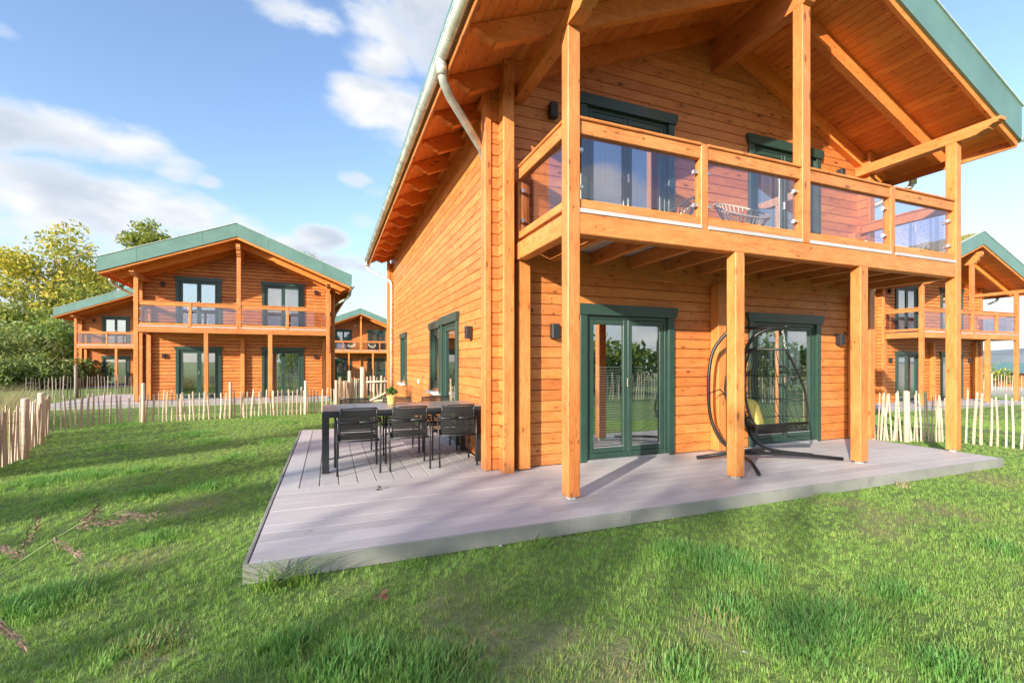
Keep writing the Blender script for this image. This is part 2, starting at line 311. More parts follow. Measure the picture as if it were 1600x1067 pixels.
# ------------------------------------------------------------------ mesh tools
def tag(o, label=None, cat=None, group=None, kind=None):
    if label: o['label'] = label
    if cat: o['category'] = cat
    if group: o['group'] = group
    if kind: o['kind'] = kind
    return o
class MB:
    def __init__(s): s.v = []; s.f = []; s.w = []; s.mi = []; s.sm = []
    def add(s, vs, fs, ws=None, M=None, mi=0, smooth=False):
        k = len(s.v)
        if M is not None: vs2 = [M @ Vector(v) for v in vs]
        else: vs2 = [Vector(v) for v in vs]
        s.v += vs2; s.w += [tuple(x) for x in (ws if ws is not None else vs)]
        s.f += [tuple(i + k for i in f) for f in fs]; s.mi += [mi] * len(fs); s.sm += [smooth] * len(fs)
    def board(s, L, W, H, M=None, ch=0.004, off=None, mi=0):
        ch = min(ch, W * .3, H * .3)
        a, b = W / 2, H / 2
        prof = [(-a + ch, -b), (a - ch, -b), (a, -b + ch), (a, b - ch), (a - ch, b), (-a + ch, b), (-a, b - ch), (-a, -b + ch)] if ch > 0 else [(-a, -b), (a, -b), (a, b), (-a, b)]
        n = len(prof)
        vs = [(-L / 2, y, z) for y, z in prof] + [(L / 2, y, z) for y, z in prof]
        fs = [(i, (i + 1) % n, n + (i + 1) % n, n + i) for i in range(n)] + [tuple(range(n))[::-1], tuple(range(n, 2 * n))]
        ws = vs
        if off is not None: ws = [(x + off[0], y + off[1], z + off[2]) for x, y, z in vs]
        s.add(vs, fs, ws, M, mi)
    def box(s, x0, x1, y0, y1, z0, z1, axis='x', ch=0.004, M=None, off=None, mi=0):
        L, W, H, T = box_spec(x0, x1, y0, y1, z0, z1, axis)
        s.board(L, W, H, (M @ T) if M is not None else T, ch, off if off is not None else (random.uniform(0, 90), random.uniform(0, 40), random.uniform(0, 20)), mi)
    def tube(s, pts, r, seg=6, mi=0, caps=True, closed=False):
        pts = [Vector(p) for p in pts]; n = len(pts); k = len(s.v)
        rs = r if isinstance(r, (list, tuple)) else [r] * n
        up = None
        for i, p in enumerate(pts):
            if closed: d = (pts[(i + 1) % n] - pts[i - 1])
            else: d = pts[min(i + 1, n - 1)] - pts[max(i - 1, 0)]
            d = d.normalized() if d.length > 1e-9 else Vector((0, 0, 1))
            if up is None:
                up = d.cross(Vector((0, 0, 1)) if abs(d.z) < 0.9 else Vector((1, 0, 0))).normalized()
            up = (up - d * up.dot(d)); up = up.normalized() if up.length > 1e-6 else d.orthogonal().normalized()
            bi = d.cross(up)
            for j in range(seg):
                a = 2 * math.pi * j / seg
                q = p + (up * math.cos(a) + bi * math.sin(a)) * rs[i]
                s.v.append(q); s.w.append(tuple(q))
        for i in range(n if closed else n - 1):
            i2 = (i + 1) % n
            for j in range(seg):
                j2 = (j + 1) % seg
                s.f.append((k + i * seg + j, k + i * seg + j2, k + i2 * seg + j2, k + i2 * seg + j)); s.mi.append(mi); s.sm.append(True)
        if caps and not closed:
            s.f.append(tuple(k + j for j in range(seg))[::-1]); s.f.append(tuple(k + (n - 1) * seg + j for j in range(seg))); s.mi += [mi] * 2; s.sm += [False] * 2
    def prism(s, pts, d0, d1, plane='xz', M=None, mi=0, off=(0, 0, 0)):
        n = len(pts)
        def mk(p, d): return (p[0], d, p[1]) if plane == 'xz' else ((d, p[0], p[1]) if plane == 'yz' else (p[0], p[1], d))
        vs = [mk(p, d0) for p in pts] + [mk(p, d1) for p in pts]
        fs = [(i, (i + 1) % n, n + (i + 1) % n, n + i) for i in range(n)] + [tuple(range(n))[::-1], tuple(range(n, 2 * n))]
        if plane == 'yz': ws = [(y + off[0], x + off[1], z + off[2]) for x, y, z in vs]
        else: ws = [(x + off[0], y + off[1], z + off[2]) for x, y, z in vs]
        s.add(vs, fs, ws, M, mi)
    def mesh(s, name, mats, fix=True):
        me = bpy.data.meshes.new(name)
        me.from_pydata([tuple(v) for v in s.v], [], s.f)
        me.polygons.foreach_set('material_index', s.mi); me.polygons.foreach_set('use_smooth', s.sm)
        if fix:
            bm = bmesh.new(); bm.from_mesh(me); bmesh.ops.recalc_face_normals(bm, faces=bm.faces); bm.to_mesh(me); bm.free()
        a = me.attributes.new('wc', 'FLOAT_VECTOR', 'POINT')
        a.data.foreach_set('vector', np.array(s.w, dtype=np.float32).ravel())
        for m in (mats if isinstance(mats, (list, tuple)) else [mats]): me.materials.append(MATS[m])
        me.update()
        return me
    def build(s, name, mats, parent=None, loc=None, fix=True):
        o = bpy.data.objects.new(name, s.mesh(name, mats, fix)); COL.objects.link(o)
        if parent: o.parent = parent
        if loc is not None: o.location = loc
        return o
def box_spec(x0, x1, y0, y1, z0, z1, axis='x'):
    C = Matrix.Translation(((x0 + x1) / 2, (y0 + y1) / 2, (z0 + z1) / 2))
    dx, dy, dz = x1 - x0, y1 - y0, z1 - z0
    if axis == 'x': return dx, dy, dz, C
    if axis == 'y': return dy, dx, dz, C @ Matrix.Rotation(R(90), 4, 'Z')
    return dz, dy, dx, C @ Matrix.Rotation(R(-90), 4, 'Y')
_cache = {}
def board_obj(name, mat, L, W, H, M, parent, ch=0.004):
    key = (round(L, 3), round(W, 3), round(H, 3), mat, ch)
    me = _cache.get(key)
    if me is None:
        b = MB(); b.board(L, W, H, None, ch); me = b.mesh(name, mat); _cache[key] = me
    o = bpy.data.objects.new(name, me); COL.objects.link(o)
    if parent: o.parent = parent
    o.matrix_basis = M
    return o
def pbox(name, mat, x0, x1, y0, y1, z0, z1, axis='x', parent=None, ch=0.004):
    L, W, H, T = box_spec(x0, x1, y0, y1, z0, z1, axis)
    if parent and parent.type == 'MESH' and parent.get('_m'):       # child of a placed board: undo the parent's own placement
        T = Matrix(parent['_m']).inverted() @ T
    return board_obj(name, mat, L, W, H, T, parent, ch)
def empty(name, loc=(0, 0, 0), rz=0.0):
    o = bpy.data.objects.new(name, None); COL.objects.link(o); o.location = loc; o.rotation_euler = (0, 0, rz); o.empty_display_size = 0.2
    return o
def copy_tree(o, parent=None):
    c = o.copy(); COL.objects.link(c)
    if parent: c.parent = parent
    for ch in [x for x in o.children]: copy_tree(ch, c)
    return c

# ------------------------------------------------------------------ ground
def sst(x, a, b):
    t = min(1, max(0, (x - a) / (b - a))); return t * t * (3 - 2 * t)
def gz(x, y):
    z = -0.13 - 0.16 * sst(y, 11, 19) - 0.30 * sst(x, 11, 20) * (1 - sst(y, 22, 40) * .5) - 0.10 * sst(y, 26, 44)
    z -= 1.2 * sst(x, 38, 90)
    return z
# ------------------------------------------------------------------ the houses
class House:
    def __init__(s, name, pos, yaw, dz, slope, label, detail):
        s.root = empty(name, (pos[0], pos[1], dz), R(yaw)); tag(s.root, label, 'house', 'log houses with green roof edges')
        s.m = slope; s.detail = detail; s.acc = {}
        s.e, s.ze, s.yo, s.yb = 4.22, 4.68, -1.79, 10.95
        s.build()
        for (nm, mat), b in s.acc.items():
            o = b.build(nm, mat, s.root); o['kind'] = 'stuff'
    def S(s, x): return s.ze + s.m * (s.e - abs(x))          # soffit height
    def bx(s, name, mat, x0, x1, y0, y1, z0, z1, axis='x', ch=0.004, join=False):
        if s.detail and not join:
            return pbox(name, mat, x0, x1, y0, y1, z0, z1, axis, s.root, ch)
        b = s.acc.setdefault((name, mat), MB()); b.box(x0, x1, y0, y1, z0, z1, axis, ch)
    def one(s, name, mat, x0, x1, y0, y1, z0, z1, axis='x', ch=0.006):   # always its own part
        return pbox(name, mat, x0, x1, y0, y1, z0, z1, axis, s.root, ch)
    def sub(s, parent, name, mat, x0, x1, y0, y1, z0, z1, axis='x', ch=0.003):
        o = pbox(name, mat, x0, x1, y0, y1, z0, z1, axis, None, ch)
        M = o.matrix_basis.copy(); o.parent = parent; o.matrix_basis = M_inv(parent) @ M
        return o
    def door(s, x0, x1, z0, z1, side=None, leaves=2, blind=False, curtain=False, handle=True):
        """casing, frame, leaves; side None = front wall (y=0), 'L' = left wall (runs along y)"""
        c = MB(); cw = 0.105
        T = Matrix.Identity(4)
        if side == 'L': T = Matrix.Translation((-3.47, 0, 0)) @ Matrix.Rotation(R(-90), 4, 'Z') # local x -> -y, local -y -> -x
        f = MB()
        fy0, fy1 = -0.005, 0.07
        for (a, b_) in ((x0 + cw, x0 + cw + .05), (x1 - cw - .05, x1 - cw)): f.box(a, b_, fy0, fy1, z0, z1 - cw, 'z', .003, T)
        f.box(x0 + cw + .05, x1 - cw - .05, fy0, fy1, z1 - cw - .05, z1 - cw, 'x', .003, T)
        f.box(x0 + cw + .05, x1 - cw - .05, fy0, fy1, z0 + .03, z0 + .10, 'x', .003, T)
        nm = 'glass_door' if z1 - z0 > 1.6 else 'window'
        d = f.build(nm, 'green_paint', s.root)
        for (a, b_) in ((x0, x0 + cw), (x1 - cw, x1)):
            c = MB(); c.box(a, b_, -.042, .03, z0 + (.0 if nm == 'glass_door' else -.06), z1 - cw + .002, 'z', .004, T); c.build('casing', 'green_paint', d)
        c = MB(); c.prism([(x0 - .05, z1 - .005), (x0 - .02, z1 - cw), (x1 + .02, z1 - cw), (x1 + .05, z1 - .005), (x1 + .05, z1 + .04), (x0 - .05, z1 + .04)], -.062, .03, 'xz', T); c.build('header', 'green_paint', d)
        if nm == 'glass_door':
            c = MB(); c.box(x0 + cw, x1 - cw, -.05, .06, z0 + .0, z0 + .028, 'x', .003, T); c.build('threshold', 'alu', d)
        xa, xb = x0 + cw + .052, x1 - cw - .052; za, zb_ = z0 + .102, z1 - cw - .052
        wl = (xb - xa) / leaves; sw = .072
        for k in range(leaves):
            a, b_ = xa + k * wl + .002, xa + (k + 1) * wl - .002
            l = MB(); y0_, y1_ = .004, .062
            l.box(a, a + sw, y0_, y1_, za, zb_, 'z', .006, T); l.box(b_ - sw, b_, y0_, y1_, za, zb_, 'z', .006, T)
            l.box(a + sw, b_ - sw, y0_, y1_, za, za + sw, 'x', .006, T); l.box(a + sw, b_ - sw, y0_, y1_, zb_ - sw, zb_, 'x', .006, T)
            l.build('door_leaf' if nm == 'glass_door' else 'sash', 'green_paint', d)
            g = MB(); g.box(a + sw - .005, b_ - sw + .005, .030, .036, za + sw - .005, zb_ - sw + .005, 'x', 0, T); g.build('pane', 'window_glass', d)
            if nm == 'glass_door':
                g = MB(); g.box(a + sw, b_ - sw, -.002, .012, za + sw, za + sw + .012, 'x', 0, T); g.build('bead', 'alu', d)
            if blind and s.detail:
                bl = MB(); zt = z0 + 1.27
                for i in range(30):
                    z = za + sw + .02 + i * (zt - za - sw - .03) / 30
                    bl.box(a + sw, b_ - sw, .075, .083, z, z + .016, 'x', 0, T)
                bl.box(a + sw, b_ - sw, .070, .092, zt - .006, zt + .014, 'x', 0, T)
                o = bl.build('pleated_blind', 'blind_fabric', d)
            if curtain:
                cu = MB(); n = 40; vs = []; 
                for i in range(n + 1):
                    x = a + sw * .5 + (b_ - a - sw) * i / n; y = .22 + .03 * math.sin(i * 1.1) + .012 * math.sin(i * 2.7)
                    vs += [(x, y, za), (x, y, zb_ - .05)]
                cu.add(vs, [(2 * i, 2 * i + 2, 2 * i + 3, 2 * i + 1) for i in range(n)], None, T, 0, True)
                cu.build('curtain', 'curtain', d, fix=False)
        if handle and leaves == 2:
            h = MB(); xm = (xa + xb) / 2
            h.box(xm - .018, xm + .018, -.012, .004, z0 + 1.0, z0 + 1.12, 'z', .003, T); h.box(xm - .10, xm, -.045, -.03, z0 + 1.08, z0 + 1.1, 'x', .003, T) if False else None
            h.build('handle', 'steel', d)
        return d
    def build(s):
        m, e, ze, yo, yb = s.m, s.e, s.ze, s.yo, s.yb
        det = s.detail; zr = s.S(0)
        P = 0.14; G_, C_ = (.006, .006) if det else (.014, .012)
        # --- log walls
        fo = [(-2.27, -0.805, 0, 2.05), (0.78, 2.32, 0, 2.05), (-2.27, -0.805, 2.86, 4.865), (0.78, 2.32, 2.86, 4.865)]
        i = 0; z = 0.004
        while z < zr - .12:
            xm = 3.57 if z < 4.9 else min(3.34, (zr - z - P * .5) / m - .15)
            if xm < .1: break
            cuts = sorted((a, b_) for a, b_, c, d in fo if z + P * .5 > c and z + P * .5 < d)
            xs = [-xm]
            for a, b_ in cuts: xs += [a, b_]
            xs.append(xm)
            j = random.uniform(-.0012, .0012)
            for k in range(0, len(xs), 2): s.bx('wall_log', 'larch', xs[k], xs[k + 1], 0 + j, .12 + j, z, z + P - G_, 'x', C_)
            z += P; i += 1
        so_ = [(1.90 + .05, 3.10 - .05, 0, 2.13 - .04), (3.17 + .05, 4.10 - .05, .80, 2.10 - .04), (7.35 + .05, 8.35 - .05, .78, 2.13 - .04)]
        z = 0.004
        while z < 4.84:
            cuts = sorted((a, b_) for a, b_, c, d in so_ if z + P * .5 > c and z + P * .5 < d)
            ys = [-.18]
            for a, b_ in cuts: ys += [a, b_]
            ys.append(10.62)
            for k in range(0, len(ys), 2):
                j = random.uniform(-.001, .001)
                if ys[k] == -.18: s.bx('wall_log', 'larch', -3.47 + j, -3.35, -.18, -.003, z, z + P - G_, 'y', C_, join=True)
                s.bx('wall_log', 'larch', -3.47 + j, -3.35, max(ys[k], .123), ys[k + 1], z, z + P - G_, 'y', C_)
            s.bx('wall_log', 'larch', 3.35, 3.47, -.18, -.003, z, z + P - G_, 'y', C_, join=True)
            s.bx('wall_log', 'larch', 3.35, 3.47, .123, 10.62, z, z + P - G_, 'y', C_, join=True)
            if z < 4.5: s.bx('wall_log', 'larch', -3.57, 3.57, 10.32, 10.44, z, z + P - G_, 'x', C_, join=True)
            z += P
        s.bx('rear_gable', 'larch', -3.2, 3.2, 10.32, 10.43, 4.5, 4.95, 'x', .01, join=True)
        b = MB(); b.prism([(-3.3, 4.95), (3.3, 4.95), (0, zr - .3)], 10.33, 10.42); b.build('gable_wall', 'larch', s.root)
        for a_, b_ in ((-3.34, -2.3), (-.7, .74), (2.38, 3.34)):
            s.one('wall_lining', 'interior_white', a_, b_, .122, .135, .03, 4.9, 'z')
        # --- inside: floors, partition, ceiling
        s.one('inner_floor', 'interior_floor', -3.34, 3.34, .13, 10.3, -.05, .0)
        s.one('inner_floor', 'interior_floor', -3.34, 3.34, .14, 10.3, 2.62, 2.82)
        s.one('partition', 'interior_white', -3.34, 3.34, 4.2, 4.3, .002, 2.61)
        s.one('partition', 'interior_white', -3.34, 3.34, 3.0, 3.1, 2.85, 4.9)
        s.one('partition', 'interior_white', -.05, .05, .13, 4.19, .002, 2.61)
        # --- corner boards, half posts
        for sx in (-1, 1):
            def X(a, b_): return (a, b_) if sx > 0 else (-b_, -a)
            for yy in (0, 10.32):
                a, b_ = X(3.572, 3.655); s.one('corner_board', 'larch_post', a, b_, yy - .02, yy + .14, .01, min(4.95, s.S(3.6) - .005), 'z')
            a, b_ = X(3.345, 3.485); s.one('corner_board', 'larch_post', a, b_, -.225, -.183, .0, s.S(3.42) - .005, 'z')
            s.one('corner_board', 'larch_post', a, b_, 10.625, 10.66, .0, s.S(3.42) - .005, 'z')
            a, b_ = X(3.10, 3.26); s.one('half_post', 'larch_post', a, b_, -.155, -.012, .02, 2.60, 'z')
            s.one('half_post', 'larch_post', a, b_, -.13, -.012, 2.845, 3.60, 'z')
        s.one('half_post', 'larch_post', -.05, .10, -.17, -.012, .02, 2.50, 'z')
        # --- terrace level posts
        y1, y0 = -1.335, -1.470
        def post(x, za, zb_, wd=.137, ya=y0, yb_=y1, foot=True):
            p = s.one('post', 'larch_post', x - wd / 2, x + wd / 2, ya, yb_, za, zb_, 'z', .008)
            if foot: s.sub(p, 'post_foot', 'zinc', x - .035, x + .035, (ya + yb_) / 2 - .035, (ya + yb_) / 2 + .035, 0.0, za, 'z')
            return p
        post(-3.217, .035, 4.618); post(3.306, .035, 4.618)
        post(-1.053, .035, 2.603, .14); post(1.138, .035, 2.603, .155)
        zrb = zr - .25 - .5
        post(0.04, 2.817, zrb, .145, foot=False)
        for x in (-1.565, 1.765): post(x, 2.817, 3.76, .10, y0 + .012, y0 + .115, foot=False)
        # --- balcony
        s.one('balcony_beam', 'larch_post', -3.147, 3.236, y0 + .006, y0 + .14, 2.605, 2.815, 'x', .008)
        for sx, xc in ((-1, -3.217), (1, 3.306)):
            s.one('balcony_beam', 'larch_post', xc - .068, xc + .068, y1 + .002, -.002, 2.605, 2.815, 'y', .008)
        s.one('ledger', 'larch_post', -3.148, 3.237, -.06, -.002, 2.50, 2.812, 'x')
        for x in np.linspace(-2.75, 2.75, 10): s.bx('joist', 'larch_post', x - .035, x + .035, y0 + .142, -.062, 2.645, 2.813, 'y', .004)
        yy = y0 + .03
        while yy < -.05:
            s.bx('balcony_floor_board', 'deck_composite', -3.145, 3.234, yy, min(yy + .14, -.003), 2.817, 2.843, 'x', .003); yy += .145
        for a, b_ in ((-3.147, -1.617), (-1.513, -.034), (.114, 1.713), (1.817, 3.236)): s.one('balcony_edge', 'deck_composite', a, b_, y0 + .0, y0 + .026, 2.818, 2.860, 'x', .002)
        def bay(a, b_, side=None, xc=0):
            """one bay of railing: lower rail, top rail, cap, glass"""
            if side is None:
                yc = y0 + .068
                s.one('lower_rail', 'larch_post', a, b_, yc - .045, yc + .045, 2.868, 2.958, 'x')
                s.one('top_rail', 'larch_post', a, b_, yc - .04, yc + .05, 3.602, 3.736, 'x')
                s.one('rail_cap', 'larch_post', a, b_, yc - .062, yc + .06, 3.738, 3.770, 'x', .008)
                g = s.one('glass_panel', 'rail_glass', a + .05, b_ - .05, yc - .005, yc + .005, 2.985, 3.585, 'x', 0)
                if det or True:
                    for xx in (a + .03, b_ - .03):
                        for zz in (3.09, 3.46): s.sub(g, 'glass_clamp', 'steel', xx - .03, xx + .03, yc - .018, yc + .018, zz - .02, zz + .02, 'x', .005)
            else:
                s.one('lower_rail', 'larch_post', xc - .045, xc + .045, a, b_, 2.868, 2.958, 'y')
                s.one('top_rail', 'larch_post', xc - .045, xc + .045, a, b_, 3.602, 3.736, 'y')
                s.one('rail_cap', 'larch_post', xc - .062, xc + .062, a, b_, 3.738, 3.770, 'y', .008)
                g = s.one('glass_panel', 'rail_glass', xc - .005, xc + .005, a + .05, b_ - .05, 2.985, 3.585, 'y', 0)
                for yy_ in (a + .03, b_ - .03):
                    for zz in (3.09, 3.46): s.sub(g, 'glass_clamp', 'steel', xc - .018, xc + .018, yy_ - .03, yy_ + .03, zz - .02, zz + .02, 'y', .005)
        bay(-3.147, -1.617); bay(-1.513, -.034); bay(.114, 1.713); bay(1.817, 3.236)
        bay(y1 + .002, -.134, 'S', -3.217); bay(y1 + .002, -.134, 'S', 3.306)
        # --- roof timbers
        def console(yf): return [(yf + .02, 0), (yf + .02, .0)]
        def purlin(xc, za, zb_, yf, yb_, wd):
            h = zb_ - za
            b = MB()
            pts = [(yf, zb_), (yf, zb_ - h * .30), (yf + .03, zb_ - h * .34), (yf + .03, zb_ - h * .42), (yf + .09, zb_ - h * .48), (yf + .13, zb_ - h * .66), (yf + .13, zb_ - h * .74), (yf + .17, zb_ - h * .78), (yf + .22, za + .02), (yf + .26, za), (yb_, za), (yb_, zb_)]
            b.prism(pts, xc - wd / 2, xc + wd / 2, 'yz', off=(random.uniform(0, 50), 3, 7)); return b.build('purlin', 'larch_post', s.root)
        zpl = 4.62
        for xc in (-3.217, 3.306): purlin(xc, zpl, s.S(3.39) - .262, -1.96, -.05, .145)
        purlin(0.04, zrb + .002, zr - .285, -1.74, -.002, .145)
        # plates along the wall tops
        for sx in (-1, 1):
            a, b_ = (3.35, 3.52) if sx > 0 else (-3.52, -3.35)
            s.one('wall_plate', 'larch_soffit', a, b_, .15, 10.3, 4.845, s.S(3.52) - .245 + .2, 'y')
        def rafter(y, wd, dep=.25, tail=True, x_end=3.86, mat='larch_soffit'):
            for sx in (-1, 1):
                B = lambda x: s.S(x) - dep
                pts = [(.085 * 0 + .0025, s.S(0) - .004), (.0025, B(0))]
                if tail:
                    pts += [(x_end - .03, B(x_end - .03)), (x_end, B(x_end) + .005), (x_end, B(x_end) + .03), (x_end + .05, B(x_end) + .035), (x_end + .09, B(x_end) + .050), (x_end + .13, B(x_end) + .080), (x_end + .17, B(x_end) + .100), (x_end + .225, B(x_end) + .105), (x_end + .245, B(x_end) + .085), (x_end + .28, B(x_end) + .10), (x_end + .31, s.S(x_end + .31) - .006)]
                else: pts += [(4.16, B(4.16)), (4.16, s.S(4.16) - .004)]
                pts = [(sx * a, c) for a, c in pts]
                b = MB(); b.prism(pts, y - wd / 2, y + wd / 2, 'xz', off=(random.uniform(0, 60), random.uniform(0, 9), 0)); b.build('rafter', mat, s.root)
        rafter(-1.735, .05, .10, False)
        ys = [-.95, -.055] + [.81 + .86 * k for k in range(12)]
        for k, y in enumerate(ys):
            rafter(y, .10)
        # --- soffit boards (run along the ridge direction)
        n = 41; dx = (e - .0) / n; ang = math.atan(m)
        for sx in (-1, 1):
            for k in range(n):
                xa, xb = k * dx, (k + 1) * dx
                xc = (xa + xb) / 2; L = yb - yo - .04; Wd = dx / math.cos(ang) - .0015
                T = Matrix.Translation((sx * xc, (yo + yb) / 2, s.S(xc) + .011)) @ Matrix.Rotation(sx * ang, 4, 'Y') @ Matrix.Rotation(R(90), 4, 'Z')
                if det: board_obj('soffit_board', 'larch_soffit', L, Wd, .020, T, s.root, .006)
                else: s.acc.setdefault(('soffit_board', 'larch_soffit'), MB()).board(L, Wd, .020, T, .006, (random.uniform(0, 90), 0, 0))
        # --- roof build-up, green edge, planting
        th = .50
        b = MB()
        for sx in (-1, 1): b.prism([(0, s.S(0) + .025), (sx * (e - .02), s.S(e - .02) + .025), (sx * (e - .02), s.S(e - .02) + th - .06), (0, s.S(0) + th - .06)], yo + .03, yb - .03)
        b.build('roof_slab', 'roof_grey', s.root)
        # bevelled green boards, three lengths each side, front and rear
        for yy in ((yo - .012, yo + .028), (yb - .028, yb + .012)):
            for sx in (-1, 1):
                for (a, b_) in ((0.002, 1.1), (1.106, 3.10), (3.106, e)):
                    q = MB(); q.prism([(sx * a, s.S(a) - .015), (sx * b_, s.S(b_) - .015), (sx * b_, s.S(b_) + th), (sx * a, s.S(a) + th)], yy[0], yy[1]); q.build('fascia_panel', 'green_fascia', s.root)
                q = MB(); q.prism([(sx * .001, s.S(0) + th + .002), (sx * (e + .02), s.S(e + .02) + th + .002), (sx * (e + .02), s.S(e + .02) + th + .022), (sx * .001, s.S(0) + th + .022)], yy[0] - .02, yy[1] + .05); q.build('edge_trim', 'pale_trim', s.root)
        for sx in (-1, 1):
            def X(a, b_): return (a, b_) if sx > 0 else (-b_, -a)
            a, b_ = X(e - .045, e - .012); s.one('eave_board', 'larch_post', a, b_, yo + .03, yb - .03, ze - .10, ze + .12, 'y')
            a, b_ = X(e - .01, e + .012); s.one('eave_edge', 'green_fascia', a, b_, yo + .03, yb - .03, ze + .125, ze + th + .0, 'y')
            # gutter
            g = MB(); gx = sx * (e + .058); gzc = ze + .045; rr = .066; nseg = 8
            vs = []
            for yy in (yo + .0, yb):
                for q in (rr, rr - .004):
                    for i in range(nseg + 1):
                        t = math.pi * i / nseg; vs.append((gx + q * math.cos(t), yy, gzc - q * math.sin(t)))
            k = nseg + 1; fs = []
            for i in range(nseg):
                fs.append((i, i + 1, 2 * k + i + 1, 2 * k + i)); fs.append((k + i, 3 * k + i, 3 * k + i + 1, k + i + 1))
            fs.append((0, 2 * k, 3 * k, k)); fs.append((nseg, k + nseg, 3 * k + nseg, 2 * k + nseg))
            fs += [tuple(range(0, k))[::-1], tuple(range(2 * k, 3 * k))]
            g.add(vs, fs, None, None, 0, True); go = g.build('gutter', 'zinc', s.root)
            br = MB()
            for yy in np.arange(yo + .3, yb, .72):
                br.tube([(gx + (rr + .003) * math.cos(math.pi * i / 8), yy, gzc - (rr + .003) * math.sin(math.pi * i / 8)) for i in range(9)], .006, 4)
            br.build('gutter_bracket', 'zinc', go)
            # lip rolled along the outside
            br = MB(); br.tube([(gx + sx * rr, yo, gzc + .002), (gx + sx * rr, yb, gzc + .002)], .009, 6); br.build('gutter_bead', 'zinc', go)
            xin = 3.62
            for (yg, yw) in ((-.38, .30), (10.80, 10.25)):
                dp = MB(); xw = -sx * 0 + sx * (3.47 + .060)
                pts = [(gx, yg, gzc - .05), (gx, yg, gzc - .17), (gx - sx * .03, yg + (yw - yg) * .05, gzc - .25), (gx - sx * .12, yg + (yw - yg) * .2, gzc - .33), (xw + sx * .1, yg + (yw - yg) * .85, gzc - .66), (xw + sx * .02, yw, gzc - .74), (xw, yw, gzc - .86), (xw, yw, -.05)]
                dp.tube(pts, .050, 10); dp.tube([(gx, yg, gzc - .02), (gx, yg, gzc - .12), (gx, yg, gzc - .2)], [.075, .062, .055], 10)
                for z_ in (3.6, 2.2, .8): dp.tube([(xw, yw, z_ - .015), (xw, yw, z_ + .015)], .056, 10)
                dp.build('downpipe', 'zinc', s.root)
        # sedum planting: an uneven mat
        sd = MB(); ny, nx = (60, 26) if not det else (40, 20)
        rs = random.Random(5)
        for sx in (-1, 1):
            k = len(sd.v); vs = []; fs = []
            for i in range(nx + 1):
                for j in range(ny + 1):
                    x = i * (e - .1) / nx; y = yo + .1 + j * (yb - yo - .2) / ny
                    z = s.S(x) + th - .03 + .05 * noise.noise((x * 2.3 + sx * 9, y * 2.3, s.root.location.x)) + .03 * rs.random()
                    vs.append((sx * x, y, z))
            for i in range(nx):
                for j in range(ny):
                    q = i * (ny + 1) + j; fs.append((q, q + 1, q + ny + 2, q + ny + 1))
            sd.add(vs, fs, None, None, 0, True)
            for _ in range(500 if det else 1500):
                x = rs.uniform(0, e - .15); y = yo + .08 + (yb - yo - .2) * rs.random() ** 2
                z = s.S(x) + th - .02; h = rs.uniform(.03, .10) * (2.2 if rs.random() < .04 else 1); a = rs.uniform(0, 6.28); wv = .025
                sd.add([(sx * x - wv * math.cos(a), y - wv * math.sin(a), z), (sx * x + wv * math.cos(a), y + wv * math.sin(a), z), (sx * x + rs.uniform(-.04, .04), y + rs.uniform(-.04, .04), z + h)], [(0, 1, 2)])
        o = sd.build('sedum_planting', 'sedum', s.root, fix=False); o['kind'] = 'stuff'
        # --- doors, windows, lamps
        s.door(-2.32, -.755, 0, 2.09, blind=True); s.door(.73, 2.37, 0, 2.09, blind=True, curtain=True)
        s.door(-2.32, -.755, 2.86, 4.905, curtain=True); s.door(.73, 2.37, 2.86, 4.905, curtain=True)
        if det or s.root.location.x > 15 or True:
            # left wall: local x of the helper runs towards -y
            s.door(-3.10, -1.90, 0, 2.13, 'L', 1, handle=False)
            d = s.door(-4.10, -3.17, .80, 2.10, 'L', 1, handle=False)
            s.sub(d, 'window_sill', 'white_sill', -3.60, -3.46, 3.22, 4.06, .72, .775, 'y')
            d = s.door(-8.35, -7.35, .78, 2.12, 'L', 1, handle=False)
            s.sub(d, 'window_sill', 'white_sill', -3.60, -3.46, 7.40, 8.30, .70, .755, 'y')
        def lamp(x, z):
            l = MB(); l.box(x - .052, x + .052, -.105, -.012, z - .092, z + .092, 'z', .006); l.box(x - .038, x + .038, -.0118, .0, z - .06, z + .06, 'z', .002); l.build('wall_lamp', 'charcoal', s.root)
        lamp(-2.713, 1.75); lamp(-2.74, 4.60); lamp(2.83, 1.74); lamp(2.85, 4.60)
        if det:
            l = MB(); l.box(-3.575, -3.482, 1.10, 1.20, 1.69, 1.875, 'z', .006); l.box(-3.484, -3.47, 1.12, 1.18, 1.72, 1.84, 'z', .002); l.build('wall_lamp', 'charcoal', s.root)
            l = MB(); l.box(-3.49, -3.468, .18, .26, .34, .42, 'z', .006); l.build('socket', 'white_plastic', s.root)
            l = MB(); l.box(-3.50, -3.468, 5.5, 5.6, .84, .94, 'z', .006); l.build('socket', 'white_plastic', s.root)
        return
def M_inv(o): return o.matrix_basis.inverted()

